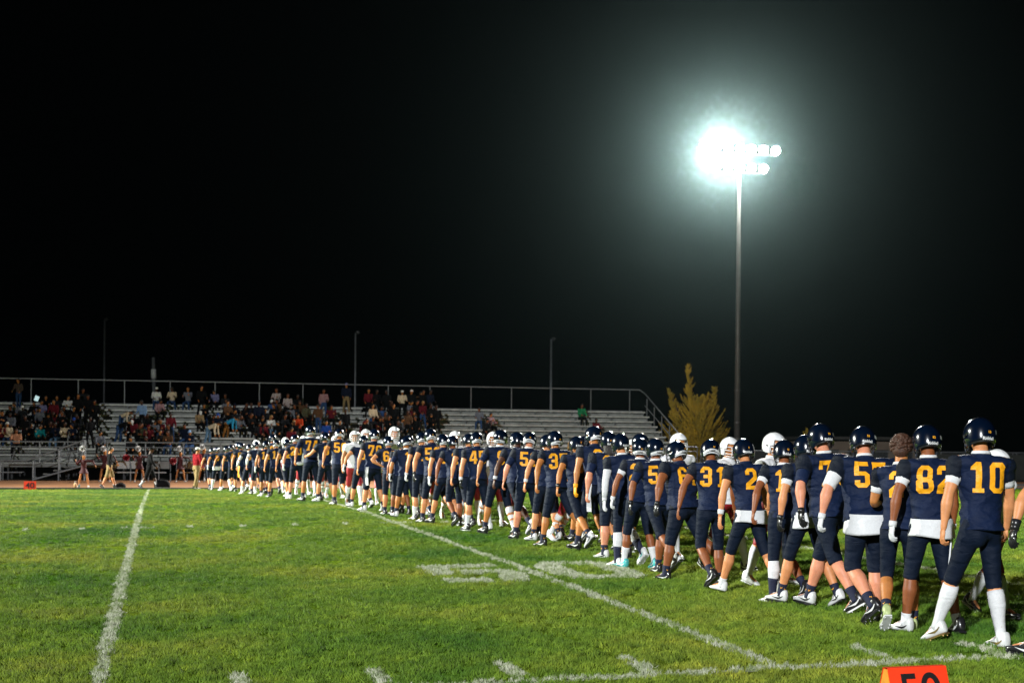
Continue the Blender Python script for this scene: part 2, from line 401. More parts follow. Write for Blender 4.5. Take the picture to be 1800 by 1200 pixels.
for i in range(NR):
    y, z = row(i)
    p = PB(); p.box(((SXL+SXR)/2, y+.15, z-.02), (SXR-SXL, .26, .04)); p.box(((SXL+SXR)/2, y+.155, z-.155), (SXR-SXL, .02, .22)); sp(p, 'footboard', ALU2)
    p = PB()
    for a, b_ in segs:
        n = max(1, round((b_-a)/4.6))
        for k in range(n):
            u0, u1 = a+(b_-a)*k/n+.01, a+(b_-a)*(k+1)/n-.01
            p.box(((u0+u1)/2, y+.50, z+.395), (u1-u0, .25, .045)); p.box(((u0+u1)/2, y+.385, z+.355), (u1-u0, .012, .06))
    sp(p, 'seat_plank', ALU)
    for a, b_ in segs:
        n = max(2, round((b_-a)/2.3))
        for k in range(n+1): BRK.append((a+.1+(b_-a-.2)*k/n, y, z))
    p = PB()
    for a, b_ in segs: p.box(((a+b_)/2, y+.70, z+.19), (b_-a-.04, .012, .17))
    sp(p, 'riser_board', ALU3)
BRK.sort(key=lambda q: -q[0])
def brk(p, u, y, z): p.box((u, y+.52, z+.18), (.045, .06, .37)); p.box((u, y+.52, z+.36), (.04, .22, .03))
for q in BRK[:100]: p = PB(); brk(p, *q); sp(p, 'seat_bracket', STEEL)
p = PB()
for q in BRK[100:]: brk(p, *q)
tag(sp(p, 'seat_brackets', STEEL), kind='stuff')
# substructure
for k in range(0, 17):
    x = SXL+.4+(SXR-SXL-.8)*k/16; p = PB()
    for yy in (SY0-1.55, SY0+.2, SY0+2.4, SY0+4.6, SY0+7.2):
        t = DECK-.07 if yy < SY0+.3 else DECK+RISE*(yy-SY0)/RUN-.32
        p.box((x, yy, (t+GF)/2), (.09, .09, t-GF))
    p.tube([(x+.06, SY0-1.5, DECK-.12), (x+.06, SY0+7.2, DECK+2.6)], .04, 6)
    sp(p, 'support_frame', DARKSTEEL)
YT, ZT = SY0+RUN*NR+.05, DECK+RISE*(NR-1)
# rear guard rail
nP = 17
p = PB(); p.tube([(SXL, YT, ZT+1.78), (SXR-.25, YT, ZT+1.78), (SXR, YT, ZT+1.62)], .036, 6); p.tube([(SXL, YT, ZT+.45), (SXR-.05, YT, ZT+.45)], .022, 6); sp(p, 'rear_rail', STEEL)
for k in range(nP+1):
    x = SXR-.9-k*2.52
    if x < SXL: break
    p = PB(); p.tube([(x, YT, ZT-.3), (x, YT, ZT+1.765)], .034, 6); sp(p, 'rail_post', STEEL)
p = PB()      # side rail stepping down with the rows
p.tube([(SXR, YT, ZT+1.62), (SXR+.03, YT-.3, ZT+1.5), (SXR+.03, SY0, DECK+1.25)], .036, 6)
p.tube([(SXR+.03, YT-.2, ZT+.8), (SXR+.03, SY0, DECK+.6)], .026, 6); sp(p, 'side_rail', STEEL)
for k in range(6):
    i = 9-k*1.8; y = SY0+RUN*i+.2; z = DECK+RISE*i
    p = PB(); p.tube([(SXR+.03, y, z-.3), (SXR+.03, y, z+1.22)], .034, 6); sp(p, 'rail_post', STEEL)
# front walkway rail, with a gap where the stairs come up
GAP = (-3.75, -2.55)
FY = SY0-1.66
for a, b_ in ((SXL, GAP[0]), (GAP[1], SXR)):
    p = PB()
    for h in (1.05, .80, .42): p.tube([(a, FY, DECK+h), (b_, FY, DECK+h)], .026 if h > 1 else .019, 6)
    sp(p, 'front_rail', STEEL)
    n = max(1, round((b_-a)/1.9))
    for k in range(n+1):
        x = a+(b_-a)*k/n; p = PB(); p.tube([(x, FY, DECK-.18), (x, FY, DECK+1.04)], .03, 6); sp(p, 'rail_post', STEEL)
for c_, w_ in AISLES:     # aisle hand rails and half steps
    p = PB()
    for i in range(NR):
        y, z = row(i); p.box((c_, y+.50, z+.15), (w_-.1, .34, .04)); p.box((c_, y+.34, z+.06), (w_-.1, .02, .17))
    sp(p, 'aisle_step', ALU)
    for i in (1, 4, 7):
        y, z = row(i); p = PB(); p.tube([(c_, y+.1, z), (c_, y+.1, z+.95), (c_, y+1.2, z+1.35), (c_, y+1.2, z+.45)], .024, 6); sp(p, 'aisle_rail', STEEL)

# stairs up to the walkway, running along the front
st = empty('access_stairs', (-6.2, FY-.65, GF)); tag(st, 'steel stairs with slanting hand rails climbing to the bleacher walkway', 'stairs')
o3 = Vector((-6.2, FY-.65, GF))
def stp(pb, name, m):
    pb.v = [tuple(Vector(v)-o3) for v in pb.v]; return pb.build(name, m, st)
xa, xb = -6.0, -3.6
n = 5
for k in range(n):
    t = (k+.5)/n; p = PB(); p.box((xa+(xb-xa)*t, FY-.65, GF+(DECK-GF)*(k+1)/n-.02), ((xb-xa)/n+.02, 1.1, .04)); stp(p, 'tread', ALU2)
p = PB(); p.box(((GAP[0]+GAP[1])/2, FY-.62, DECK-.05), (1.3, 1.1, .06)); stp(p, 'landing', ALU2)
for s_ in (-1.25, -.08):
    p = PB(); p.tube([(xa, FY+s_, GF+.05), (xb, FY+s_, DECK-.1)], .05, 6); stp(p, 'stringer', STEEL)
    p = PB(); p.tube([(xa-1.5, FY+s_, GF+.98), (xa-.3, FY+s_, GF+.98), (xb, FY+s_, DECK+1.15)], .032, 6)
    p.tube([(xa, FY+s_, GF+.75), (xb, FY+s_, DECK+.75)], .024, 6); p.tube([(xa-1.5, FY+s_, GF), (xa-1.5, FY+s_, GF+.98)], .03, 6)
    p.tube([(xa-1.5, FY+s_, GF+.4), (xa-.5, FY+s_, GF+.4)], .02, 6); stp(p, 'hand_rail', STEEL)
    for q in (0, .5, 1):
        x = xa+(xb-xa)*q; z0 = GF; p = PB(); p.tube([(x, FY+s_, z0), (x, FY+s_, GF+.98+(DECK+.17-GF)*q)], .04 if q else .03, 6); stp(p, 'post', STEEL)

# ------------------------------------------------------------------ floodlight pole and the other poles
GLOW = bpy.data.materials.new('lit_lamp'); GLOW.use_nodes = True
b = GLOW.node_tree.nodes['Principled BSDF']; b.inputs['Base Color'].default_value = (.8, .8, .8, 1)
b.inputs['Emission Color'].default_value = (1, .985, .95, 1); b.inputs['Emission Strength'].default_value = 900
POLEM = mat('pole_steel', (.09, .082, .075), .55, .15, 2., metal=.3)
def flood_pole(x, y, z, aim, label, base=None):
    base = GF if base is None else base
    r_ = empty('floodlight_pole', (x, y, base)); tag(r_, label, 'floodlight')
    H = z-base; face = math.atan2(aim[0]-x, aim[1]-y)
    p = PB(); p.loft([(0, .30, .30), (.05, .30, .30)], n=16); p.build('base_plate', DARKSTEEL, r_)
    p = PB(); p.loft([(.05, .19, .19), (H*.5, .15, .15), (H+.3, .10, .10)], n=16); p.build('pole', POLEM, r_, True)
    for q in (.27, .12, .17):
        c = PB(); c.loft([(H*q, .20, .20), (H*q+.10, .20, .20)], n=16); c.build('collar', POLEM, r_)
    for (dz, half, nl) in ((.05, 2.35, 7), (-1.1, 1.55, 5)):
        arm = PB(); arm.box((0, 0, H+dz), (half*2+.3, .10, .10)); am = arm.build('cross_arm', DARKSTEEL, r_); am.rotation_euler = (0, 0, 0)
        for k in range(nl):
            u = -half+2*half*k/(nl-1)
            a2 = face+R(rnd.uniform(-14, 14)); d = Vector((math.sin(a2), math.cos(a2), -.42)).normalized()
            Mq = d.to_track_quat('Z', 'Y').to_matrix(); c0 = Vector((u, -.12, H+dz+.28))
            h = PB(); h.loft([(-.34, .05, .05), (-.26, .13, .13), (-.06, .27, .27), (.0, .285, .285), (.02, .27, .27)], n=18)
            h.v = [tuple(Mq @ Vector(v)+c0) for v in h.v]; ho = h.build('lamp_housing', DARKSTEEL, r_, True)
            g_ = PB(); g_.loft([(.022, .255, .255), (.05, .20, .20), (.065, .10, .10)], n=18)
            g_.v = [tuple(Mq @ Vector(v)+c0) for v in g_.v]; g_.build('lens', GLOW, ho, True)
            bk = PB(); bk.tube([(u, 0, H+dz), (u, -.1, H+dz+.12)], .03, 6); bk.build('bracket', DARKSTEEL, ho)
    return r_
flood_pole(34.35, 80.2, 19.45, (2, 10), 'tall steel floodlight pole with two cross-arms of blazing lamps right of the bleachers')
def plain_pole(px, ytop, Y, r0, label, tilt=0, head=True, white=False):
    t = at(px, ytop, Y); b0 = Vector((t.x, Y, GF)); ro = empty('light_pole', b0); tag(ro, label, 'pole')
    H = t.z-GF; p = PB(); p.loft([(0, r0, r0), (H, r0*.7, r0*.7)], n=10); p.build('pole', STEEL, ro, True)
    if head:
        p = PB(); p.loft([(-.12, .05, .10), (0, .16, .30), (.12, .10, .2)], n=10); o = p.build('lamp_head', DARKSTEEL, ro, True); o.location = (.12, -.2, H)
    if white:
        p = PB(); p.loft([(0, .16, .16), (.6, .16, .16)], n=10); o = p.build('sign_sleeve', WHITE, ro, True); o.location = (0, 0, H-1.35)
    ro.rotation_euler = (0, R(tilt), 0)
plain_pole(184, 562, 105, .09, 'thin unlit pole behind the bleachers, near the left picture edge')
plain_pole(275, 628, 92, .14, 'short thick leaning pole with a white sleeve behind the bleachers', -1.5, False, True)
plain_pole(625, 585, 95, .075, 'tall slender pale pole rising behind the middle of the bleachers')
plain_pole(969, 596, 100, .10, 'unlit grey lamp pole behind the empty right half of the bleachers')

# ------------------------------------------------------------------ conifer right of the stand, small trees, fence, far buildings
def needle_mat():
    m, N, L, b = node_mat('conifer_foliage')
    P = N.new('ShaderNodeNewGeometry').outputs['Position']
    c = ramp(N, L, tex(N, L, P, 1.1, 4, .7), [(.3, (.16, .14, .012)), (.5, (.42, .27, .015)), (.7, (.60, .38, .025))])  # golden lamplight on the tree is put into the foliage colour
    L.new(c, b.inputs['Base Color']); b.inputs['Roughness'].default_value = .8; return m
NEED = needle_mat(); BARK = mat('bark', (.07, .045, .03), .9, .3, 6., bump=.5)
def conifer(name, c, H, Rm, label, leaders, seed, n=620, nl=70):
    r2 = random.Random(seed); ro = empty(name, c); tag(ro, label, 'tree')
    t = PB(); t.tube([(0, 0, 0), (.1, 0, H*.4), (-.1, 0, H*.85)], [.22, .14, .03], 8); t.build('trunk', BARK, ro, True)
    for (lx, ly, lh) in leaders: 
        q = PB(); q.tube([(0, 0, H*.3), (lx*.6, ly*.6, lh*.7), (lx, ly, lh)], [.1, .06, .02], 6); q.build('limb', BARK, ro, True)
    V = []; Fc = []
    def quad(p, d, w_, l_, up):
        o = len(V); s_ = d.cross(up).normalized()*w_
        V.extend([tuple(p-s_*.3), tuple(p+s_*.3), tuple(p+d*l_*.55+s_), tuple(p+d*l_), tuple(p+d*l_*.55-s_)]); Fc.append((o, o+1, o+2, o+3, o+4))
    def spray(p, az, el, ln):
        # a drooping frond: a line of small sprigs either side
        d = Vector((math.cos(az)*math.cos(el), math.sin(az)*math.cos(el), math.sin(el))); side = Vector((-math.sin(az), math.cos(az), 0))
        ns = int(ln/.075)
        for k in range(ns):
            f = k/ns; q = p+d*ln*f+Vector((0, 0, .14*ln*f*f))
            for s_ in (-1, 1, -.3, .4):
                dd = (d*1.1+side*s_*r2.uniform(.25, .6)+Vector((0, 0, r2.uniform(-.15, .4)))).normalized()
                quad(q+Vector((r2.uniform(-.04, .04),)*3), dd, .026+.02*(1-f), (.16+.20*(1-f))*r2.uniform(.6, 1.3), Vector((r2.uniform(-.5, .5), r2.uniform(-.5, .5), 1)))
    for i in range(n):
        f = r2.random()**.8; z = .25+f*H*.72; az = r2.uniform(0, 2*math.pi)
        rad = Rm*(1-f*.72)*(.75+.3*math.sin(az*3+seed)+r2.uniform(-.15, .12)); el = R(r2.uniform(22, 42))+f*.4
        st_ = max(0, rad*r2.uniform(.05, .5)); spray(Vector((math.cos(az)*st_, math.sin(az)*st_, z)), az, el, max(.35, rad-st_)*r2.uniform(.8, 1.15))
    for (lx, ly, lh) in leaders:
        for i in range(nl):
            f = r2.random(); z = lh*.62+f*lh*.44; az = r2.uniform(0, 6.28); rr = .12+(1-f)*.75
            spray(Vector((lx*(.75+.3*f), ly*(.75+.3*f), z-.15)), az, R(r2.uniform(45, 75)), rr*r2.uniform(.7, 1.2))
    mesh_obj('crown', V, Fc, NEED, ro)
TY = 84.0
tb = at(1228, 815, TY); TX = tb.x
conifer('conifer_tree', (TX, TY, GF), 6.0, 3.7, 'conifer tinted lamplit gold with feathery branches between bleachers and floodlight pole', [(-.75, 0, 6.7), (-1.8, .3, 5.2), (1.1, .2, 5.4)], 5, 420, 45)
for px, yt, yb, nm, sd in ((1419, 741, 800, 'small bare pale tree top seen beyond the fence, left of helmet number 79', 3),):
    t0 = at(px, yt, 92); conifer('small_tree', (t0.x, 92, GF), t0.z-GF-.5, .22, nm, [(0, 0, t0.z-GF-.5)], sd, 6, 6)
# chain-link fence along the right side
def mesh_link():
    m, N, L, b = node_mat('chain_link')
    tc = N.new('ShaderNodeTexCoord'); mp = N.new('ShaderNodeMapping'); mp.inputs['Rotation'].default_value = (0, R(45), 0); mp.inputs['Scale'].default_value = (14, 14, 14)
    L.new(tc.outputs['Object'], mp.inputs['Vector'])
    sx = N.new('ShaderNodeSeparateXYZ'); L.new(mp.outputs['Vector'], sx.inputs[0]); out = []
    for k in (0, 2):
        fr = N.new('ShaderNodeMath'); fr.operation = 'FRACT'; L.new(sx.outputs[k], fr.inputs[0]); lt = N.new('ShaderNodeMath'); lt.operation = 'LESS_THAN'; L.new(fr.outputs[0], lt.inputs[0]); lt.inputs[1].default_value = .10; out.append(lt.outputs[0])
    mx = N.new('ShaderNodeMath'); mx.operation = 'MAXIMUM'; L.new(out[0], mx.inputs[0]); L.new(out[1], mx.inputs[1]); L.new(mx.outputs[0], b.inputs['Alpha'])
    b.inputs['Base Color'].default_value = (.25, .26, .26, 1); b.inputs['Metallic'].default_value = .5; return m
LINK = mesh_link()
fe = empty('chain_link_fence', (30.5, 76.5, GF)); tag(fe, 'low grey chain-link fence running right from the end of the bleachers', 'fence')
for k in range(16):
    p = PB(); p.tube([(k*2.6, 0, 0), (k*2.6, 0, 1.72)], .035, 6); p.build('post', STEEL, fe)
p = PB(); p.tube([(0, 0, 1.72), (39, 0, 1.72)], .03, 6); p.build('top_rail', STEEL, fe)
p = PB(); p.box((19.5, .03, .86), (39, .004, 1.66)); p.build('wire_mesh', LINK, fe)
WS = mat('windscreen_cloth', (.030, .034, .030), .9, .3, 2.)
f2 = empty('windscreen_fence', (44, 73.4, GF)); tag(f2, 'long dark green cloth windscreen fence beyond the track at far right', 'fence')
p = PB()
for k in range(30): p.box((k*2.5+1.24, 0, .85), (2.46, .03, 1.5))
p.build('screen_cloth', WS, f2)
for k in range(31): p = PB(); p.tube([(k*2.5, .05, 0), (k*2.5, .05, 1.7)], .04, 6); p.build('post', DARKSTEEL, f2)
def building(px0, px1, ytop, Y, m, label, roofm, depth_=8, nwin=4):
    a, c = at(px0, ytop, Y), at(px1, ytop, Y); H = a.z-GF; W = c.x-a.x
    ro = empty('building', ((a.x+c.x)/2, Y+depth_/2, GF)); tag(ro, label, 'building')
    p = PB(); p.box((0, 0, H/2-.15), (W, depth_, H-.3)); p.build('wall', m, ro)
    p = PB(); p.box((0, 0, H-.05), (W+.7, depth_+.7, .22)); p.build('roof', roofm, ro)
    for k in range(nwin):
        x = -W/2+W*(k+.5)/nwin; p = PB(); p.box((x, -depth_/2-.02, H*.5), (1.3, .06, .9)); wo = p.build('window', DARKSTEEL, ro)
        p = PB(); p.box((x, -depth_/2-.055, H*.5), (1.1, .02, .72)); p.build('pane', mat('dark_glass', (.01, .012, .015), .1), wo)
BR = mat('tan_block', (.20, .15, .11), .9, .2, 1.5, bump=.4, bscale=4); RF = mat('roof_metal', (.05, .045, .04), .6, .2, 2.)
building(1438, 1612, 768, 96, BR, 'low tan block building beyond the track behind helmets 79 and 55', RF)

# ------------------------------------------------------------------ team benches, bags, bottles, markers
BW = mat('white_plastic', (.42, .44, .44), .5, .12, 3.); BK = mat('black_nylon', (.006, .006, .007), .85, .3, 30., bump=.4, spec=.15); GREYT = mat('grey_vinyl', (.10, .10, .10), .6, .2, 3.)
bench0 = None
for k in range(4):
    x = at(196+k*50, 842, 71.5).x
    b_ = empty('team_bench', (x, 71.5, GF)); tag(b_, None, 'bench', 'team benches along the far track')
    b_['label'] = ['white team bench behind the man in black jacket and khaki shorts', 'white team bench between the two black equipment bags', 'white team bench behind the large black bag', 'white team bench behind the coach in maroon jacket'][k]
    for q in (0,):
        p = PB(); p.box((.9, 0, .44), (2.0, .28, .05)); p.build('seat', BW, b_)
        p = PB(); p.box((.45, .2, .80), (.80, .04, .36)); p.box((1.38, .2, .80), (.95, .04, .36)); p.build('backrest', BW if k % 2 == 0 else ALU2, b_)
        for xx in (.1, .9, 1.75):
            p = PB(); p.box((xx, 0, .21), (.05, .26, .42)); p.build('leg', STEEL, b_)
            p = PB(); p.tube([(xx, .1, .42), (xx, .17, 1.0)], .02, 6); p.build('back_support', STEEL, b_)
def bag(px0, px1, yb, yt, Y, label, tall=False):
    a, c = at(px0, yb, Y), at(px1, yb, Y); W = c.x-a.x; H = at(px0, yt, Y).z-a.z
    ro = empty('equipment_bag', ((a.x+c.x)/2, Y, g(a.x, Y))); tag(ro, label, 'bag')
    p = PB(); n = 8; rsx = []
    for i in range(n+1):
        u = -W/2+W*i/n; k_ = (1-abs(2*i/n-1)**4)*.35+.65; rr = []
        for j in range(14):
            t = 2*math.pi*j/14; rr.append(Vector((u, .24*k_*math.copysign(abs(math.cos(t))**.6, math.cos(t)), H/2+H/2*k_*math.copysign(abs(math.sin(t))**.6, math.sin(t))-H/2*(1-k_))))
        rsx.append(rr)
    p.rings(rsx); p.build('bag_body', BK, ro, True)
    p = PB(); p.tube([(-W*.25, -.1, H*.8), (-W*.15, -.16, H*1.1), (W*.15, -.16, H*1.1), (W*.25, -.1, H*.8)], .018, 6); p.build('handle', BK, ro)
bag(203, 221, 858, 848, 59.7, 'small black duffel bag lying beside the white bench leg')
bag(271, 299, 860, 844, 59.6, 'large black equipment bag behind the man with white socks')
def bottle(px, yb, yt, Y, c, label):
    a = at(px, yb, Y); H = at(px, yt, Y).z-a.z; r_ = H*.2; ro = empty('bottle', (a.x, Y, GF)); tag(ro, label, 'bottle')
    p = PB(); p.loft([(0, r_, r_), (H*.62, r_, r_), (H*.75, r_*.5, r_*.5), (H*.84, r_*.45, r_*.45)], n=12); p.build('bottle_body', c, ro, True)
    p = PB(); p.loft([(H*.84, r_*.55, r_*.55), (H, r_*.5, r_*.5)], n=12); p.build('cap', BW, ro, True)
bottle(132, 856, 845, 61.5, mat('tan_plastic', (.55, .35, .16), .5), 'tall tan drinks bottle on the track beside the cheerleader')
bottle(139, 856, 849, 61.5, mat('teal_plastic', (.03, .22, .25), .4), 'small teal bottle next to the tall tan bottle')
bottle(201, 859, 847, 60.2, BW, 'clear white bottle standing beside the small duffel bag')
bottle(359, 849, 841, 70.5, BW, 'white bottle in front of the bench right of the coach')
ORM = mat('orange_vinyl', 'ff3a12', .55, .08, 12., bump=.3, bscale=15); YOM = mat('orange_yellow_foam', (.75, .30, .02), .6); BLACK = mat('black_print', (.006, .006, .007), .6)
def glyphs(s, size, m, parent, M, depth_=.001):
    cu = bpy.data.curves.new('digits', 'FONT'); cu.body = s; cu.size = size; cu.align_x = 'CENTER'; cu.align_y = 'CENTER'; cu.extrude = depth_; cu.offset = size*.012
    to = bpy.data.objects.new('digits', cu); col.objects.link(to); bpy.context.view_layer.update()
    me = bpy.data.meshes.new_from_object(to.evaluated_get(bpy.context.evaluated_depsgraph_get())); bpy.data.objects.remove(to); bpy.data.curves.remove(cu)
    me.materials.clear(); o = mesh_obj('digits', None, None, m, parent, me=me); o.matrix_local = M; return o
def marker(loc, rz, W, H, s, label):
    ro = empty('yard_marker', loc, rz); tag(ro, label, 'yard marker'); D = H*.42; t = .012
    p = PB(); p.rings([[Vector((sx, -D, 0)), Vector((sx, D, 0)), Vector((sx, .0225, H)), Vector((sx, -.0225, H))] for sx in (-W/2, W/2)], cap=False)
    p.build('panel', ORM, ro)
    for sx in (-1, 1):
        p = PB(); p.rings([[Vector((sx*(W/2-.004)+e, -D*.93, .004)), Vector((sx*(W/2-.004)+e, D*.93, .004)), Vector((sx*(W/2-.004)+e, .016, H*.97)), Vector((sx*(W/2-.004)+e, -.016, H*.97))] for e in (-.003, .003)]); p.build('side_foam', YOM, ro)
    a = math.atan2(D-.0225, H); sl = math.hypot(D-.0225, H)
    M = Matrix.Translation((0, -(D+.0225)/2-.003, H/2)) @ Matrix.Rotation(R(90)-a, 4, 'X')
    glyphs(s, H*1.02, BLACK, ro, M @ Matrix.Diagonal((1.0, 1, 1, 1)))
p40 = ground(52, 860.5)
marker((p40.x, 58.3, g(p40.x, 58.3)), R(4), .46, .33, '40', 'orange sideline marker reading 40 at the far edge of the grass')
pk = ground(1607, 1252)
marker((pk.x, pk.y, pk.z-.01), R(3), .40, .285, '50', 'orange marker with a black number lying in the grass at the bottom picture edge')
# ------------------------------------------------------------------ people
def rot(ax, deg): return Matrix.Rotation(R(deg), 4, ax)
def about(p, M): return Matrix.Translation(p) @ M @ Matrix.Translation(-Vector(p))
POSES = {   # hip flex, outward, knee, foot pitch (heel up +)   for left, right
 'A': ((24, 3, 6, -6), (-20, 2, 14, 32)), 'B': ((-20, 2, 14, 32), (24, 3, 6, -6)),
 'C': ((2, 3, 3, 0), (8, 3, 52, 38)), 'D': ((8, 3, 52, 38), (2, 3, 3, 0)),
 'E': ((20, 3, 6, -4), (-16, 3, 12, 28)), 'F': ((-16, 3, 12, 28), (20, 3, 6, -4)),
 'S': ((11, 5, 6, 0), (-9, 5, 9, 14)), 'W': ((2, 14, 3, 0), (0, 14, 3, 0)),
 'G': ((-30, 4, 18, 45), (14, 4, 6, 0)), 'H': ((14, 4, 6, 0), (-28, 4, 22, 48)),
 'L': ((24, 4, 4, 24), (-4, 3, 6, 4)), 'sit': ((84, 6, 84, 0), (80, 8, 78, 0)), 'sitw': ((78, 12, 88, 0), (84, 12, 80, 0)), 'bend': ((8, 6, 14, 0), (-6, 6, 10, 0)),
}
class Sk: pass
def skeleton(P):
    k = Sk(); legs = POSES[P.get('pose', 'S')]; w = P.get('w', 1.0)
    piv = Vector((0, 0, .95))
    k.MT = about(piv, rot('Z', -P.get('twist', 0)) @ rot('X', -P.get('lean', 3)) @ rot('Y', P.get('tilt', 0)))
    k.legs = []
    for sd, (fl, ab, kn, ft) in zip((-1, 1), legs):
        H = Vector((sd*.092*(.7+.3*w), 0, .93)); a = R(fl); b_ = R(ab)*sd
        d1 = Vector((math.sin(b_), math.sin(a)*math.cos(b_), -math.cos(a)*math.cos(b_))).normalized(); K = H+d1*.43
        a2 = R(fl-kn); b2 = b_*.6; d2 = Vector((math.sin(b2), math.sin(a2)*math.cos(b2), -math.cos(a2)*math.cos(b2))).normalized(); A = K+d2*.42
        p = R(ft); toe = R(P.get('toe', 9))*sd; fw = Vector((math.sin(toe)*math.cos(p), math.cos(p)*math.cos(toe), -math.sin(p)))
        rt = Vector((math.cos(toe), -math.sin(toe), 0)); up = rt.cross(fw).normalized()
        k.legs.append((H, K, A, fw, up, rt, d1, d2))
    zmin = min(min((A-up*.08-fw*.06).z, (A-up*.08+fw*.17).z) for (_, _, A, fw, up, *_r) in k.legs)
    k.dz = Vector((0, 0, -zmin)); k.TM = Matrix.Translation(k.dz)
    k.legs = [(x[0]+k.dz, x[1]+k.dz, x[2]+k.dz)+tuple(x[3:]) for x in k.legs]
    k.MT = k.TM @ k.MT; k.arms = []
    for sd, (sw, ab, el, tw) in zip((-1, 1), (P.get('la', (-8, 16, 14, 0)), P.get('ra', (8, 14, 16, 0)))):
        S = Vector((sd*(.185*w if w > 1 else .185), 0, 1.455)); ab = ab*(1.3 if P.get('pads', True) else 1); a, b_ = R(sw), R(ab)*sd
        u = Vector((math.sin(b_), math.sin(a)*math.cos(b_), -math.cos(a)*math.cos(b_))).normalized(); E = S+u*.29
        a2, b2 = R(sw+el), R(ab*.35+tw)*sd
        v = Vector((math.sin(b2), math.sin(a2)*math.cos(b2), -math.cos(a2)*math.cos(b2))).normalized(); Wr = E+v*.255
        med = Vector((-sd, 0, 0)); med = (med-v*med.dot(v)).normalized(); fwd = v.cross(med)*sd*1.0
        if fwd.dot(Vector((0, 1, 0))) < 0 and abs(v.y) < .9: fwd = -fwd
        M3 = k.MT.to_3x3(); k.arms.append((k.MT @ S, k.MT @ E, k.MT @ Wr, M3 @ u, M3 @ v, M3 @ med, M3 @ fwd))
    nb = Vector((0, 0, 1.51)); k.MH = k.MT @ about(nb, rot('Z', -P.get('hy', 0)) @ rot('X', -P.get('hp', 6)) @ rot('Y', P.get('ht', 0)))
    return k
def calf_r(t, w=1.0): return float(np.interp(t, [0, .12, .3, .6, .85, 1], [.051, .055, .064, .047, .035, .035]))*w
def hand_prims(pb, arm, infl=0., curl=28, fist=False):
    S, E, Wr, u, v, med, fwd = arm
    c = Wr+v*.045
    x, y, z = med, fwd, v; M = Matrix((x, y, z)).transposed()
    pb.ell(c+v*.005, (.015+infl, .041+infl, .052+infl), M, 12, 8)
    for i, (off, ln) in enumerate(((.030, .074), (.010, .082), (-.010, .076), (-.029, .060))):
        b0 = Wr+v*.085+fwd*off; cu = R((curl if not fist else 70)+i*6)
        d1 = (v*math.cos(cu*.45)+med*math.sin(cu*.45)+fwd*off*2.2).normalized(); d2 = (v*math.cos(cu*1.3)+med*math.sin(cu*1.3)).normalized(); d3 = (v*math.cos(cu*2.0)+med*math.sin(cu*2.0)).normalized()
        p1 = b0+d1*ln*.45; p2 = p1+d2*ln*.32; p3 = p2+d3*ln*.23
        pb.tube([b0-v*.02, b0, p1, p2, p3, p3+d3*.004], [.0085+infl, .0092+infl, .0088+infl, .0080+infl, .0070+infl, .003], 7)
    t0 = Wr+v*.02+fwd*.030; dt = (v*.75+fwd*.62+med*.25).normalized(); dt2 = (v*.95+fwd*.2+med*.35).normalized()
    pb.tube([t0-dt*.01, t0, t0+dt*.035, t0+dt*.035+dt2*.028, t0+dt*.035+dt2*.034], [.010+infl, .013+infl, .011+infl, .0085+infl, .004], 7)
def body_prims(P, k):
    w = P.get('w', 1.0); lw = .5+.5*w; pb = PB(); civ = not P.get('pads', True)
    if civ and P.get('pants') == 'long': lw *= .78
    tw = .82 if civ else 1.0
    pb.loft([(.90, .13*tw, .09*tw), (1.05, .125*tw, .085*tw), (1.25, .15*tw, .10*tw), (1.40, .15*tw, .10*tw), (1.47, .10*tw, .075*tw)], k.MT, 14)
    for (H, K, A, fw, up, rt, d1, d2) in k.legs:
        pb.cone(H, K, .078*lw, .055*lw)
        back = -(rt.cross(d2)).normalized(); 
        if back.y > 0: back = -back
        C = K+d2*.13+back*.012; r_ = lambda t: calf_r(t, lw)
        pb.cone(K, C, r_(0), r_(.3)); pb.cone(C, K+d2*.27+back*.004, r_(.3), r_(.62)); pb.cone(K+d2*.27+back*.004, A, r_(.62), r_(1))
        pb.cone(A, A+fw*.12-up*.045, .034, .028)
    for (S, E, Wr, u, v, med, fwd) in k.arms:
        aw = (.42+.65*w)*(.70 if civ else 1)
        pb.cone(S, S+u*.13, .056*aw, .053*aw); pb.cone(S+u*.13, E-u*.02, .053*aw, .039*aw); pb.cone(E-u*.02, E+v*.065, .039*aw, .046*aw); pb.cone(E+v*.065, Wr-v*.05, .046*aw, .029*min(aw, 1)); pb.cone(Wr-v*.05, Wr, .029*min(aw, 1), .026)
        pb.cone(Wr, Wr+v*.05, .024, .022, e=.6, side=med)
    q = PB()
    q.cone((0, -.012, 1.46), (0, .004, 1.62), .062*lw, .057); q.ell((0, .012, 1.685), (.074, .092, .100)); q.ell((0, .045, 1.625), (.052, .055, .055))
    q.ell((0, .108, 1.665), (.014, .020, .022), None, 8, 6); q.ell((0, .09, 1.71), (.055, .022, .018), None, 10, 6)
    for s_ in (-1, 1): q.ell((s_*.077, .0, 1.67), (.009, .022, .032), None, 8, 6)
    q.ell((0, .094, 1.628), (.026, .012, .010), None, 8, 6)
    q.xf(k.MH); pb.add(q.v, q.f)
    return pb
def cut_cone(pb, A, B, ra, rb, n=16, ea=None): pb.cone(A, B, ra, rb, n, round=False)
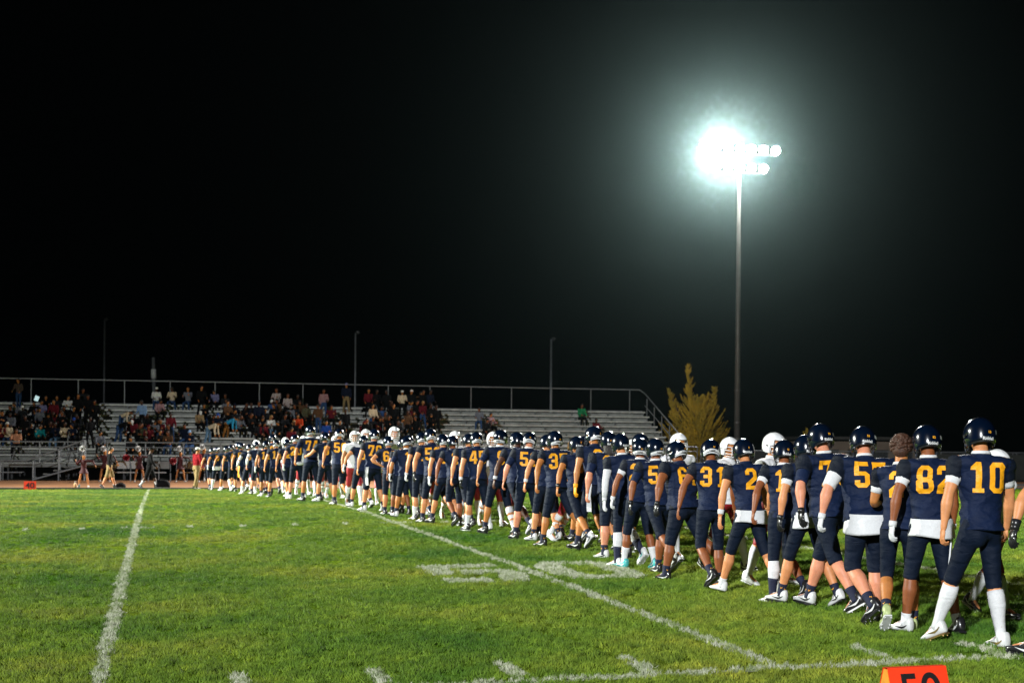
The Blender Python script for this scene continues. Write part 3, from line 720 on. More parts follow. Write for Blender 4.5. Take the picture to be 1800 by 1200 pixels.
def jersey_prims(P, k):
    w = P.get('w', 1.0); pb = PB(); pads = P.get('pads', True)
    if pads:
        pb.loft([(.920, .184*w, .168*w, -.020), (1.0, .174*w, .150*w, -.010), (1.10, .166*w, .134*w), (1.22, .180*w, .138*w), (1.33, .196*w, .148), (1.41, .20*w, .142), (1.47, .165*w, .118), (1.505, .10, .09), (1.535, .074, .074)], k.MT, 22, .92)
        q = PB()
        for s_ in (-1, 1):
            q.ell((s_*.122*w, -.006, 1.450), (.130, .134, .074)); q.ell((s_*(.208*w), .0, 1.436), (.080, .106, .072))
        q.xf(k.MT); pb.add(q.v, q.f)
    else:
        pb.loft([(.88, .165*w, .120*w), (1.0, .158*w, .118*w), (1.15, .160*w, .118*w), (1.30, .180*w, .125), (1.40, .182*w, .115), (1.46, .13*w, .095), (1.50, .075, .07), (1.52, .066, .066)], k.MT, 20, .95)
    sl = P.get('sleeve', .50)
    for (S, E, Wr, u, v, med, fwd) in k.arms:
        aw = .45+.55*w
        if pads: cut_cone(pb, S-u*.03, S+u*.29*sl, .088*aw, .070*aw)
        else:
            pb.cone(S, E, .072*aw, .060*aw)
            if P.get('long', True): pb.cone(E, Wr-v*.01, .060*aw, .046)
    return pb
def pants_prims(P, k):
    w = P.get('w', 1.0); lw = .4+.6*w; pb = PB(); ln = P.get('pants', 'knee')
    T = k.MT if P.get('lean', 3) < 12 else k.TM
    pb.loft([(.85, .12*w, .10*w), (.90, .160*w, .125*w), (.96, .165*w, .128*w), (1.03, .158*w, .122*w)], k.TM, 20)
    for s_ in (-1, 1): pb.ell(k.TM @ Vector((s_*.072*w, -.046*w, .89)), (.086*w, .076*w, .100))
    for (H, K, A, fw, up, rt, d1, d2) in k.legs:
        if ln == 'knee':
            pb.cone(H, K-d1*.05, .098*lw, .070*lw, 16); pb.cone(K-d1*.08, K-d1*.02, .072*lw, .069*lw); pb.cone(K-d1*.06, K+d2*.04, .070*lw, .066*lw, 16, round=False)
        elif ln == 'long':
            pb.cone(H, K, .095*lw, .070*lw); pb.cone(K, A-d2*.02, .070*lw, .056*lw, round=True)
        elif ln == 'skirt': pb.cone(H, H+d1*.12, .09*lw, .09*lw)
        elif ln == 'shorts': pb.cone(H, K, .102*lw, .092*lw); pb.cone(K-d1*.03, K+d2*.02, .095*lw, .093*lw, round=False)
    if ln == 'skirt':
        pb.loft([(.74, .26, .22), (.86, .20, .16), (1.0, .14, .11)], k.TM, 22)
    return pb
def wrinkle(me, k, amp, seed, zlo=.9, zhi=1.55, mode='j'):
    n = len(me.vertices); co = np.empty(n*3, np.float32); me.vertices.foreach_get('co', co); co = co.reshape(-1, 3)
    no = np.empty(n*3, np.float32); me.vertex_normals.foreach_get('vector', no); no = no.reshape(-1, 3)
    Mi = np.array(k.MT.inverted()); q = co @ Mi[:3, :3].T+Mi[:3, 3]
    rs_ = np.random.RandomState(seed); d = np.zeros(n)
    for j in range(9):
        if mode == 'j': a = np.array([rs_.uniform(-7, 7), rs_.uniform(-7, 7), rs_.uniform(18, 46)])
        else: a = np.array([rs_.uniform(-9, 9), rs_.uniform(-9, 9), rs_.uniform(14, 34)])
        b_ = rs_.uniform(0, 6.28); wa = np.sin(q @ np.array([rs_.uniform(-8, 8), rs_.uniform(-8, 8), rs_.uniform(-9, 9)])+rs_.uniform(0, 6.28))
        d += (1-np.abs(np.sin(q @ a/2+b_+1.6*wa)))**2.2*np.clip(wa, 0, 1)
    d = d/3.0-.45
    if mode == 'j': gain = np.interp(q[:, 2], [.9, 1.0, 1.2, 1.35, 1.5], [.35, 1.2, .8, .5, .4])*np.where(np.abs(q[:, 0]) > .20, .25, 1.0)
    else: gain = .7
    co = co+no*(d*amp*gain)[:, None]; me.vertices.foreach_set('co', co.astype(np.float32).ravel()); me.update()

# --- shared pieces: helmet, face mask, shoe, digits
def sphere_pt(th, ph, r):   # th around from the back (-y), ph up
    return Vector((math.sin(th)*math.cos(ph)*r[0], -math.cos(th)*math.cos(ph)*r[1], math.sin(ph)*r[2]))
HR = (.122, .150, .138); HC = Vector((0, -.002, 1.685))
def helm_r(th, ph, off=0.):
    # deeper at the back, low flaps at the sides
    v = sphere_pt(th, ph, [x+off for x in HR])
    if ph < 0: v = Vector((math.sin(th)*(1-(ph/1.57)**4*.5)*(HR[0]+off)*math.cos(ph*.55), -math.cos(th)*(HR[1]+off)*math.cos(ph*.60), v.z))
    return v+HC
def helmet_mesh():
    bm = bmesh.new(); NT, NP = 44, 22; grid = {}
    for j in range(NP+1):
        ph = R(-50)+(R(90)-R(-50))*j/NP
        for i in range(NT):
            th = 2*math.pi*i/NT; p = helm_r(th, min(ph, R(89.5)))
            rg = math.exp(-((abs(math.sin(th))-.35)/.10)**2)*max(0, math.sin(ph))*.0035 if abs(math.cos(th)) > .2 else 0
            p += (p-HC).normalized()*rg; grid[i, j] = bm.verts.new(p)
    for j in range(NP):
        for i in range(NT):
            th = ((i+.5)/NT*2*math.pi+math.pi) % (2*math.pi)-math.pi; ph = R(-50)+(R(140))*(j+.5)/NP
            front = abs(th) > R(118)                       # face opening
            if front and ph < R(24): continue
            if abs(th) > R(100) and ph < R(-8): continue
            if abs(th) < R(62) and ph < R(-38): continue
            if abs(R(80)-abs(th)) < R(6) and abs(ph+R(10)) < R(4): continue   # ear hole
            i2 = (i+1) % NT; f = [grid[i, j], grid[i2, j], grid[i2, j+1], grid[i, j+1]]; bm.faces.new(f)
    bmesh.ops.delete(bm, geom=[v for v in bm.verts if not v.link_faces], context='VERTS')
    bmesh.ops.solidify(bm, geom=bm.faces[:], thickness=.010)
    me = bpy.data.meshes.new('helmet'); bm.to_mesh(me); bm.free(); me.shade_smooth(); return me
def patch(name, t0, t1, p0, p1, off, nt=12, np_=4, curve=0.):
    v = []; f = []
    for j in range(np_+1):
        for i in range(nt+1):
            th = R(t0+(t1-t0)*i/nt); u = 2*i/nt-1; ph = R(p0+(p1-p0)*j/np_+curve*(1-u*u)); v.append(helm_r(th, ph, off))
    for j in range(np_):
        for i in range(nt): a = j*(nt+1)+i; f.append((a, a+1, a+nt+2, a+nt+1))
    me = bpy.data.meshes.new(name); me.from_pydata([tuple(x) for x in v], [], f); me.shade_smooth(); return me
def mask_mesh():
    p = PB()
    for z, rx, ry in ((1.70, .112, .150), (1.655, .112, .168), (1.61, .105, .175), (1.575, .09, .168)):
        p.tube([Vector((rx*math.sin(t), ry*math.cos(t), z)) for t in [R(a) for a in (-78, -52, -26, 0, 26, 52, 78)]], .0045, 6)
    for a in (-40, -14, 14, 40):
        p.tube([Vector((.110*math.sin(R(a)), q*math.cos(R(a)), z)) for z, q in ((1.70, .150), (1.655, .168), (1.61, .175), (1.575, .168))], .0042, 6)
    for s_ in (-1, 1): p.tube([(s_*.108, .03, 1.70), (s_*.106, .02, 1.63), (s_*.09, .035, 1.575)], .0045, 6)
    me = bpy.data.meshes.new('facemask'); me.from_pydata(p.v, [], p.f); me.shade_smooth(); return me
HELM = helmet_mesh(); MASK = mask_mesh()
BUMP = patch('rear_bumper', -58, 58, -41, -28, .004, curve=9.0); PAD = patch('neck_pad', -66, 66, -51, -38, -.006, curve=5.0)
FLAG = patch('flag_sticker', 46, 66, -9, 4, .0035, 4, 3); STRAP = patch('chin_strap', -112, -92, -40, -30, .002, 4, 2)
def text_mesh(s, size, bold=.02):
    cu = bpy.data.curves.new('t', 'FONT'); cu.body = s; cu.size = size; cu.align_x = 'CENTER'; cu.align_y = 'CENTER'; cu.offset = size*bold; cu.resolution_u = 3
    to = bpy.data.objects.new('t', cu); col.objects.link(to); me = bpy.data.meshes.new_from_object(to.evaluated_get(bpy.context.evaluated_depsgraph_get()))
    bpy.data.objects.remove(to); bpy.data.curves.remove(cu); me.materials.clear(); return me
_hl = {}
def helm_text(s, size, ph, off, th0=0., bold=.02):
    key = (s, size, ph, th0)
    if key in _hl: return _hl[key]
    me = text_mesh(s, size, bold)
    bm = bmesh.new(); bm.from_mesh(me)
    xs_ = [v.co.x for v in bm.verts]
    if xs_:
        for x in np.arange(min(xs_), max(xs_), .012): bmesh.ops.bisect_plane(bm, geom=bm.verts[:]+bm.edges[:]+bm.faces[:], plane_co=(float(x), 0, 0), plane_no=(1, 0, 0))
    for v in bm.verts: v.co = helm_r(R(th0)+v.co.x/(.5*(HR[0]+HR[1])), R(ph)+v.co.y/HR[2], off)
    bm.to_mesh(me); bm.free(); _hl[key] = me; return me
# block digits: strokes as polygons in a unit box (.0-.62 wide, 0-1 high)
def oct_ring(x0, x1, y0, y1, t, c=.14, gap=None):
    """pieces of a chamfered block ring"""
    o = [(x0+c, y0), (x1-c, y0), (x1, y0+c), (x1, y1-c), (x1-c, y1), (x0+c, y1), (x0, y1-c), (x0, y0+c)]
    ci = c*.35; i_ = [(x0+t+ci*.6, y0+t*.8), (x1-t-ci*.6, y0+t*.8), (x1-t, y0+t*.8+ci), (x1-t, y1-t*.8-ci), (x1-t-ci*.6, y1-t*.8), (x0+t+ci*.6, y1-t*.8), (x0+t, y1-t*.8-ci), (x0+t, y0+t*.8+ci)]
    return [[o[k], o[(k+1) % 8], i_[(k+1) % 8], i_[k]] for k in range(8) if not gap or k not in gap]
W_ = .60; T_ = .20
DG = {
 '0': oct_ring(0, W_, 0, 1, T_), '1': [[(.18, 0), (.56, 0), (.56, .14), (.18, .14)], [(.27, .14), (.47, .14), (.47, 1), (.27, 1)], [(.27, .74), (.27, 1), (.10, .84), (.10, .74)][::-1]],
 '2': [[(0, 0), (W_, 0), (W_, .17), (0, .17)], [(0, .17), (.22, .17), (W_, .48), (W_, .62), (.42, .60), (0, .28)], [(W_-T_, .60), (W_, .60), (W_, .86), (W_-T_, .80)],
       [(W_, .86), (.46, 1), (.14, 1), (.20, .83), (.37, .83), (.40, .80)], [(.14, 1), (0, .86), (0, .68), (.2, .68), (.2, .83)]],
 '3': [[(.14, 1), (0, .86), (0, .70), (.2, .70), (.2, .83)], [(.14, 1), (.2, .83), (.40, .83), (.46, 1)], [(.46, 1), (.40, .83), (.40, .60), (.60, .60), (.60, .86)], [(.60, .60), (.40, .60), (.16, .59), (.16, .43), (.40, .42), (.60, .42), (.54, .51)],
       [(.60, .42), (.40, .42), (.40, .17), (.46, 0), (.60, .14)], [(.46, 0), (.40, .17), (.2, .17), (.14, 0)], [(.14, 0), (.2, .17), (.2, .30), (0, .30), (0, .14)]],
 '4': [[(.34, 0), (.54, 0), (.54, 1), (.34, 1)], [(.34, 1), (.26, 1), (0, .40), (0, .36), (.15, .36), (.34, .78)], [(0, .22), (.34, .22), (.34, .38), (0, .38)], [(.54, .22), (.62, .22), (.62, .38), (.54, .38)]],
 '5': [[(0, 1), (0, .83), (.58, .83), (.58, 1)][::-1], [(0, .83), (0, .46), (.19, .46), (.19, .83)], [(.19, .46), (.19, .62), (.46, .62), (.60, .50), (.60, .46), (.40, .46)][::-1],
       [(.60, .46), (.40, .46), (.40, .17), (.46, 0), (.60, .14)], [(.46, 0), (.40, .17), (.2, .17), (.14, 0)], [(.14, 0), (.2, .17), (.2, .28), (0, .28), (0, .14)]],
 '6': oct_ring(0, W_, 0, .60, T_, .13)+[[(0, .40), (.20, .40), (.20, .86), (0, .86)], [(0, .86), (.20, .83), (.40, .83), (.46, 1), (.14, 1)], [(.46, 1), (.40, .83), (.40, .72), (.60, .72), (.60, .86)]],
 '7': [[(0, 1), (0, .66), (.16, .66), (.16, .83), (.16, 1)][::-1], [(.16, .83), (.6, .83), (.6, 1), (.16, 1)], [(.40, .83), (.60, .83), (.36, .12), (.36, 0), (.15, 0), (.15, .12)][::-1], [(.08, 0), (.15, 0), (.15, .12), (.08, .12)], [(.36, 0), (.42, 0), (.42, .12), (.36, .12)]],
 '8': oct_ring(0, W_, 0, .57, T_, .12)+oct_ring(.02, W_-.02, .43, 1, T_-.01, .12),
 '9': oct_ring(0, W_, .40, 1, T_, .13)+[[(.40, .6), (.60, .6), (.60, .14), (.40, .17)], [(.60, .14), (.40, .17), (.20, .17), (.14, 0), (.46, 0)], [(.14, 0), (.20, .17), (.20, .28), (0, .28), (0, .14)]],
}
_dc = {}
def digit_flat(ch):
    if ch in _dc: return _dc[ch]
    bm = bmesh.new()
    for poly in DG[ch]:
        vs = [bm.verts.new((x, 0, y)) for x, y in poly]
        try: bm.faces.new(vs)
        except ValueError: pass
    bmesh.ops.triangulate(bm, faces=bm.faces[:])
    for x in np.arange(.05, .62, .07): bmesh.ops.bisect_plane(bm, geom=bm.verts[:]+bm.edges[:]+bm.faces[:], plane_co=(float(x), 0, 0), plane_no=(1, 0, 0))
    for z in np.arange(.05, 1, .07): bmesh.ops.bisect_plane(bm, geom=bm.verts[:]+bm.edges[:]+bm.faces[:], plane_co=(0, 0, float(z)), plane_no=(0, 0, 1))
    bm.verts.index_update(); v = [tuple(x.co) for x in bm.verts]; f = [tuple(y.index for y in q.verts) for q in bm.faces]; bm.free()
    _dc[ch] = (v, f); return _dc[ch]
def jersey_number(txt, jme, k, m, parent, H=.24, zc=1.335, front=False):
    bvh = BVHTree.FromPolygons([v.co[:] for v in jme.vertices], [p_.vertices[:] for p_ in jme.polygons])
    wch = .62*H*.92; gap = .03; tot = wch*len(txt)+gap*(len(txt)-1); V = []; Fc = []
    dr = (k.MT.to_3x3() @ Vector((0, -1 if front else 1, 0))).normalized(); s0 = 1 if front else -1
    for i, ch in enumerate(txt):
        v, f = digit_flat(ch); o = len(V); x0 = -tot/2+i*(wch+gap)
        for (x, _, z) in v:
            X = x0+x/.62*wch
            if front: X = -X
            src = k.MT @ Vector((X, s0*.6, zc-H/2+z*H)); hit, nrm, ix, dist = bvh.ray_cast(src, dr)
            if hit is None: hit = k.MT @ Vector((X, s0*.14, zc-H/2+z*H))
            V.append(hit-dr*.005)
        Fc += [tuple(a+o for a in q) for q in f]
    return mesh_obj('jersey_number', V, Fc, m, parent, True)
def shoe_mesh():
    p = PB(); secs = []   # along y: (y, halfwidth, zlow, zhigh)
    for y, hw, zl, zh in ((-.072, .020, -.055, .005), (-.062, .032, -.070, .045), (-.03, .037, -.070, .050), (.0, .037, -.070, .040), (.035, .036, -.070, .008), (.07, .040, -.070, -.008), (.11, .045, -.070, -.024), (.145, .040, -.068, -.034), (.170, .026, -.063, -.042), (.180, .010, -.058, -.048)):
        c = (zl+zh)/2; h = (zh-zl)/2
        secs.append([Vector((hw*math.copysign(abs(math.cos(t))**.7, math.cos(t)), y, c+h*math.copysign(abs(math.sin(t))**.8, math.sin(t)))) for t in [2*math.pi*j/14 for j in range(14)]])
    p.rings(secs); me = bpy.data.meshes.new('shoe'); me.from_pydata(p.v, [], p.f); me.shade_smooth()
    s = PB(); rr = []
    for z in (-.082, -.068):
        rr.append([Vector((x, y, z)) for x, y in ((-.030, -.066), (.030, -.066), (.039, -.03), (.034, .03), (.046, .10), (.036, .155), (.0, .178), (-.036, .155), (-.046, .10), (-.034, .03), (-.039, -.03))])
    s.rings(rr)
    for x, y in ((-.025, -.045), (.025, -.045), (-.033, .07), (.033, .07), (-.03, .12), (.03, .12), (0, .155)): s.cone((x, y, -.080), (x, y, -.092), .0065, .0045, 6, round=False)
    me2 = bpy.data.meshes.new('sole'); me2.from_pydata(s.v, [], s.f)
    sw = PB()    # side stripe, swoosh-like, both sides
    for sx in (-1, 1):
        pts = [(-.045, -.020), (-.02, -.040), (.01, -.050), (.05, -.042), (.09, -.030)]; top = [(-.045, -.012), (-.02, -.026), (.01, -.033), (.05, -.033), (.09, -.029)]
        hw = lambda y: float(np.interp(y, [-.06, -.03, 0, .035, .07, .11], [.032, .037, .037, .036, .040, .045]))+.003
        v = [Vector((sx*hw(y)*.97, y, z)) for y, z in pts]+[Vector((sx*hw(y)*.97, y, z)) for y, z in top]; o = len(sw.v)
        sw.v += [tuple(q) for q in v]; sw.f += [(o+i, o+i+1, o+i+6, o+i+5) for i in range(4)]
    me3 = bpy.data.meshes.new('shoe_stripe'); me3.from_pydata(sw.v, [], sw.f)
    lc = PB()
    for i in range(5): y = .02+i*.017; z = -.002-i*.0075; lc.tube([(-.02, y, z), (0, y+.004, z+.007), (.02, y, z)], .0028, 5)
    lc.tube([(0, .02, .008), (-.03, .03, .012), (-.035, .055, -.01)], .0025, 5); lc.tube([(0, .02, .008), (.03, .035, .010), (.036, .06, -.012)], .0025, 5)
    me4 = bpy.data.meshes.new('shoe_lace'); me4.from_pydata(lc.v, [], lc.f)
    return me, me2, me3, me4
SHOE, SOLE, STRIPE, LACE = shoe_mesh()

# --- materials for people
NAVY = mat('navy_jersey', srgb('011433'), .72, .14, 7., bump=.25, bscale=260, spec=.25, fold=.6)
NDARK = mat('dark_sleeve', srgb('010a1a'), .72, .14, 7., bump=.25, bscale=260, spec=.22, fold=.6)
NPANT = mat('navy_trousers', srgb('020f22'), .75, .14, 7., bump=.12, bscale=200, spec=.2, fold=.5)
GOLD = mat('gold_print', srgb('f0a512'), .55, .10, 30., bump=.15, bscale=120, fold=.6)
HELMN = mat('navy_helmet', srgb('020c1e'), .18, .08, 5., coat=1.0, spec=.6); HELMW = mat('white_helmet', (.72, .73, .74), .2, .04, 5., coat=.8)
WHITE2 = mat('white_knit', (.62, .63, .64), .85, .05, 60., bump=.3, bscale=150, fold=.3); WJ = mat('white_jersey', (.66, .66, .68), .7, .05, 10., bump=.25, bscale=200)
MAROON = mat('maroon_trousers', srgb('8c1422'), .55, .15, 8.); MAR2 = mat('maroon_cloth', srgb('400c14'), .75, .2, 8., bump=.3)
SOCKN = mat('navy_sock', srgb('0b1430'), .8, .15, 60., bump=.3, bscale=120); BLK = mat('black_shoe', (.012, .012, .014), .3, .2, 20., coat=.4)
WSH = mat('white_shoe', (.62, .63, .62), .4, .08, 20., coat=.3); GSH = mat('pale_green_shoe', (.42, .50, .22), .4, .25, 14., coat=.3); TSH = mat('teal_shoe', (.05, .34, .34), .35, .5, 9., coat=.3)
GOLDSOLE = mat('gold_chrome', (.75, .50, .20), .25, .15, 20., metal=.9); MASKB = mat('dark_bar', (.02, .025, .04), .4)
SKIN = [mat('skin_%s' % n, srgb(h), .5, .10, 18., bump=.12, bscale=90, spec=.4, sub=.12) for n, h in (('fair', 'c68556'), ('tan', 'ad6f3a'), ('brown', '824a28'), ('dark', '4c2c1b'), ('pink', 'cc8868'))]
HAIR = {n: mat('hair_'+n, srgb(h), .6, .4, 60., bump=.8, bscale=90) for n, h in (('brown', '3e2210'), ('dark', '17100c'), ('blond', '9a7440'), ('grey', '77726c'))}
SHOES = {'k': (BLK, BLK, WSH), 'w': (WSH, BLK, BLK), 'ww': (WSH, WSH, WSH), 'g': (GSH, WSH, BLK), 't': (TSH, WSH, WSH), 'gold': (WSH, GOLDSOLE, GOLDSOLE), 'kw': (BLK, WSH, WSH), 'b': (WSH, WSH, TSH)}

def person_gen(P):
    """yields the primitive sets to be fused, receives the fused meshes, then builds the person"""
    k = skeleton(P); team = P.get('team', 'n'); vx = P.get('vx', .016); w = P.get('w', 1.0)
    reqs = [(body_prims(P, k), vx*.8, 3), (jersey_prims(P, k), vx, 5), (pants_prims(P, k), vx, 5)]
    mb, mj, mp = yield reqs
    ro = empty('person', P['loc'], P['rz'], P['s']); tag(ro, P['label'], P.get('cat', 'person'), P.get('group')); P['root'] = ro
    skin = SKIN[P.get('skin', 0)]; sd = P.get('seed', 1)
    # fingers join the body mesh
    hp = PB()
    for i, a in enumerate(k.arms): hand_prims(hp, a, 0, P.get('curl', 26), P.get('fist', False))
    bm = bmesh.new(); bm.from_mesh(mb); base = [bm.verts.new(v) for v in hp.v]
    for f in hp.f:
        try: bm.faces.new([base[i] for i in f])
        except ValueError: pass
    bm.to_mesh(mb); bm.free(); mb.shade_smooth(); mesh_obj('body', None, None, skin, ro, me=mb)
    jm = P.get('jm') or (NAVY if team == 'n' else WJ); pm = P.get('pm') or (NPANT if team == 'n' else MAROON)
    wrinkle(mj, k, P.get('wr', .040), sd, mode='j'); wrinkle(mp, k, .010, sd+50, mode='p')
    jo = mesh_obj('jersey' if P.get('pads', True) else 'jacket', None, None, jm, ro, me=mj); mesh_obj('trousers', None, None, pm, ro, me=mp)
    if team == 'n':      # darker sleeves and side panels
        mj.materials.append(NDARK); Mi = k.MT.inverted(); ixs = np.zeros(len(mj.polygons), np.int32)
        for q in mj.polygons:
            c = Mi @ q.center
            if abs(c.x) > .176*w+.03*max(0, (c.z-1.2))/.3: ixs[q.index] = 1
        mj.polygons.foreach_set('material_index', ixs)
    if P.get('num'): jersey_number(P['num'], mj, k, GOLD if team == 'n' else MAR2, jo, front=P.get('numfront', False))
    lw = .5+.5*w
    # socks
    for li, (H, K, A, fw, up, rt, d1, d2) in enumerate(k.legs):
        so = P.get('socks', ('n', 'n'))[li]; back = -(rt.cross(d2)).normalized(); back = -back if back.y > 0 else back
        def tubeleg(name, t0, t1, add, m, par=ro):
            p = PB(); n = 8; pts = []; rr = []
            for i in range(n+1):
                t = t0+(t1-t0)*i/n; pts.append(K+d2*.42*t+back*.012*math.sin(min(1, max(0, t*1.6))*math.pi)); rr.append(calf_r(max(0, t), lw)+add+(.0015 if i in (0, n) else 0))
            p.tube(pts, rr, 14); return p.build(name, m, par, True)
        if so == 'n':
            s_ = tubeleg('sock', .72, 1.06, .007, SOCKN)
            if vx < .0165:     # woven gold pattern
                p = PB(); r2 = random.Random(sd+li)
                for j in range(7):
                    a0 = r2.uniform(0, 6.28) if j > 3 else -1.9+j*.9; c = K+d2*.42*(.84+r2.uniform(-.02, .03)); rr = calf_r(.85, lw)+.0085
                    x_ = rt; y_ = d2.cross(rt).normalized(); P0 = []
                    for q in range(4):
                        a = a0+q*.17; e = d2*(.008*math.sin(q*2.1+j)); nrm = x_*math.cos(a)+y_*math.sin(a); P0 += [c+nrm*rr+e-d2*.004, c+nrm*rr+e+d2*.004]
                    o = len(p.v); p.v += [tuple(v) for v in P0]; p.f += [(o+2*q, o+2*q+1, o+2*q+3, o+2*q+2) for q in range(3)]
                p.build('sock_pattern', GOLD, s_)
        elif so == 'w': tubeleg('sock', .80, 1.06, .007, WHITE2)
        elif so == 'W': tubeleg('sock', .12, 1.06, .006, WHITE2)
        elif so == 'M': tubeleg('sock', .50, 1.06, .006, WHITE2)
        elif so == 'K': tubeleg('leg_sleeve', .08, .55, .006, WHITE2); tubeleg('sock', .52, 1.06, .008, SOCKN)
        elif so == 'N': tubeleg('sock', .10, 1.06, .006, SOCKN)
        sh = P.get('shoes', ('k', 'k'))[li]
        M = Matrix((rt, fw, up)).transposed().to_4x4(); M.translation = A
        if sh == 'sock':
            o = mesh_obj('sock_foot', None, None, WHITE2, ro, me=SHOE); o.matrix_local = M @ Matrix.Diagonal((.95, .95, .95, 1))
        else:
            a_, b_, c_ = SHOES[sh]; o = mesh_obj('shoe', None, None, a_, ro, me=SHOE); o.matrix_local = M @ Matrix.Diagonal((1.06, 1.08, 1.05, 1))
            mesh_obj('sole', None, None, b_, o, me=SOLE); mesh_obj('stripe', None, None, c_, o, me=STRIPE)
            if vx < .0165: mesh_obj('shoe_lace', None, None, WSH if sh != 'kw' else BLK, o, me=LACE)
    # arms: undersleeves, gloves, wristbands
    for ai, arm in enumerate(k.arms):
        S, E, Wr, u, v, med, fwd = arm; aw = .35+.65*w
        us = P.get('under', (None, None))[ai]
        if us:
            m = {'w': WHITE2, 'n': NAVY, 'k': BLK}[us[0]]; L0 = .29*.40
            if us[1:] == 'l':
                p = PB(); p.tube([S+u*L0, S+u*.2, E-u*.02, E+v*.03, E+v*.12, Wr-v*.01], [.060*aw, .054*aw, .048*aw, .048*aw, .046*aw, .032], 14)
            else:
                e = .66 if us[1:] == '' else .92; p = PB(); p.tube([S+u*L0, S+u*.29*.5, S+u*.29*(e-.1), S+u*.29*e, S+u*.29*e-u*.002], [.066*aw, .062*aw, .055*aw, .053*aw, .046*aw], 14)
            p.build('undersleeve', m, ro, True)
        gl = P.get('gloves', (None, None))[ai]
        if gl:
            m = {'w': WHITE2, 'k': BLK, 'y': GOLD}[gl]; p = PB(); hand_prims(p, arm, .0035, P.get('curl', 26)); p.cone(Wr-v*.03, Wr+v*.02, .034, .032, 12, round=False); p.build('glove', m, ro, True)
        wb = P.get('bands', (None, None))[ai]
        if wb:
            p = PB(); p.tube([Wr-v*.065, Wr-v*.06, Wr-v*.015, Wr-v*.01], [.030, .038, .034, .028], 14); p.build('wristband', {'w': WHITE2, 'k': BLK}[wb], ro, True)
    if P.get('hem'):   # undershirt hanging out below the jersey
        p = PB(); a0 = P['hem']; n = 28; rr = []
        for z, ex in ((1.00, .004), (.93, .016), (a0+.02, .026), (a0, .027), (a0+.002, .018), (.93, .006)):
            rr.append([Vector(((.174*w+ex)*math.cos(t), (.168*w+ex)*math.sin(t)-.032*w, z+.012*math.sin(2*t+sd)*(z < .92))) for t in [2*math.pi*j/n for j in range(n)]])
        p.rings(rr, cap=False); p.xf(k.TM); p.build('undershirt', WHITE2, ro, True)
    if P.get('collar', P.get('pads', True)):
        p = PB(); p.loft([(1.525, .078, .078, -.004), (1.548, .068, .070, -.002), (1.55, .062, .063, 0), (1.53, .062, .063, 0)], k.MT, 20); p.build('collar', P.get('cm', jm if team == 'n' and not P.get('under', (None,))[0] else WHITE2), jo, True)
    hd = P.get('head', 'helmet')
    if hd == 'helmet':
        ho = mesh_obj('helmet', None, None, HELMN if team == 'n' else HELMW, ro, me=HELM); ho.matrix_local = k.MH
        mesh_obj('facemask', None, None, MASKB if team == 'n' else HELMW, ho, me=MASK); mesh_obj('neck_pad', None, None, WHITE2 if team != 'n' or P.get('bump') else BLK, ho, me=PAD)
        if team == 'n':
            if P.get('bump'): mesh_obj('rear_bumper', None, None, WSH, ho, me=BUMP); mesh_obj('brand_lettering', None, None, BLK, ho, me=helm_text('Riddell', .030, -28, .0065))
            else: mesh_obj('brand_lettering', None, None, WSH, ho, me=helm_text('Riddell', .040, -31, .003, 8, .03))
            if P.get('num'): mesh_obj('number_sticker', None, None, GOLD, ho, me=helm_text(P.get('hnum', P['num']), .030, -9, .003, 12))
            mesh_obj('flag_sticker', None, None, WSH, ho, me=FLAG)
        else:
            mesh_obj('number_sticker', None, None, MAR2, ho, me=helm_text('R', .06, 5, .003, -70))
        if P.get('hairback'):
            p = PB(); p.loft([(1.44, .06, .02, -.115), (1.50, .085, .03, -.11), (1.58, .09, .05, -.085), (1.64, .085, .06, -.06)], None, 14); p.xf(k.MH); p.build('hair', HAIR['dark'], ro, True)
    else:
        r2 = random.Random(sd); p = PB(); hm_ = HAIR.get(P.get('hair', 'brown'))
        if hd in ('hair', 'curly', 'long', 'bald'):
            p.ell((0, -.018, 1.712), (.088, .104, .094 if hd != 'bald' else .078)); p.ell((0, -.045, 1.66), (.080, .070, .075))
            if hd == 'curly':
                for q in range(130):
                    th = r2.uniform(-2.1, 2.1); ph = r2.uniform(-.5, 1.5); c = sphere_pt(th, ph, (.088, .102, .098))+Vector((0, -.012, 1.702)); p.ell(c, (.022, .024, .018), None, 6, 4)
            if hd == 'long': p.loft([(1.44, .07, .03, -.07), (1.55, .085, .05, -.06), (1.66, .088, .07, -.035), (1.74, .078, .08, -.01)], None, 14)
            p.xf(k.MH); p.build('hair', hm_, ro, True)
        elif hd in ('cap', 'beanie', 'hood'):
            p.ell((0, -.004, 1.722), (.088, .108, .080 if hd == 'cap' else .090))
            if hd == 'cap': p.cone((-.045, .10, 1.722), (.045, .10, 1.722), .022, .022, 10, e=.25, side=(0, 0, 1)); p.ell((0, .12, 1.718), (.062, .06, .008))
            if hd == 'hood': p.ell((0, -.03, 1.66), (.10, .10, .13))
            p.xf(k.MH); p.build('cap' if hd == 'cap' else hd, P.get('capm', WHITE2), ro, True)
            if hd == 'cap': q = PB(); q.ell((0, -.03, 1.672), (.080, .085, .05)); q.xf(k.MH); q.build('hair', hm_, ro, True)
    if P.get('towel'):
        a0 = R(P['towel']); c = Vector((math.cos(a0)*.165*w, math.sin(a0)*.14*w-.01, 0)); pts = [k.TM @ (c*s_+Vector((0, 0, z))) for s_, z in ((1.0, .98), (1.12, .92), (1.16, .80), (1.1, .66), (1.05, .58))]
        p = PB(); rr = []
        tg = Vector((-math.sin(a0), math.cos(a0), 0)); nn = Vector((math.cos(a0), math.sin(a0), 0))
        for i, q in enumerate(pts): wd = .035+.006*math.sin(i*2.3); rr.append([q-tg*wd-nn*.004, q+tg*wd-nn*.004, q+tg*wd+nn*.008, q-tg*wd+nn*.008])
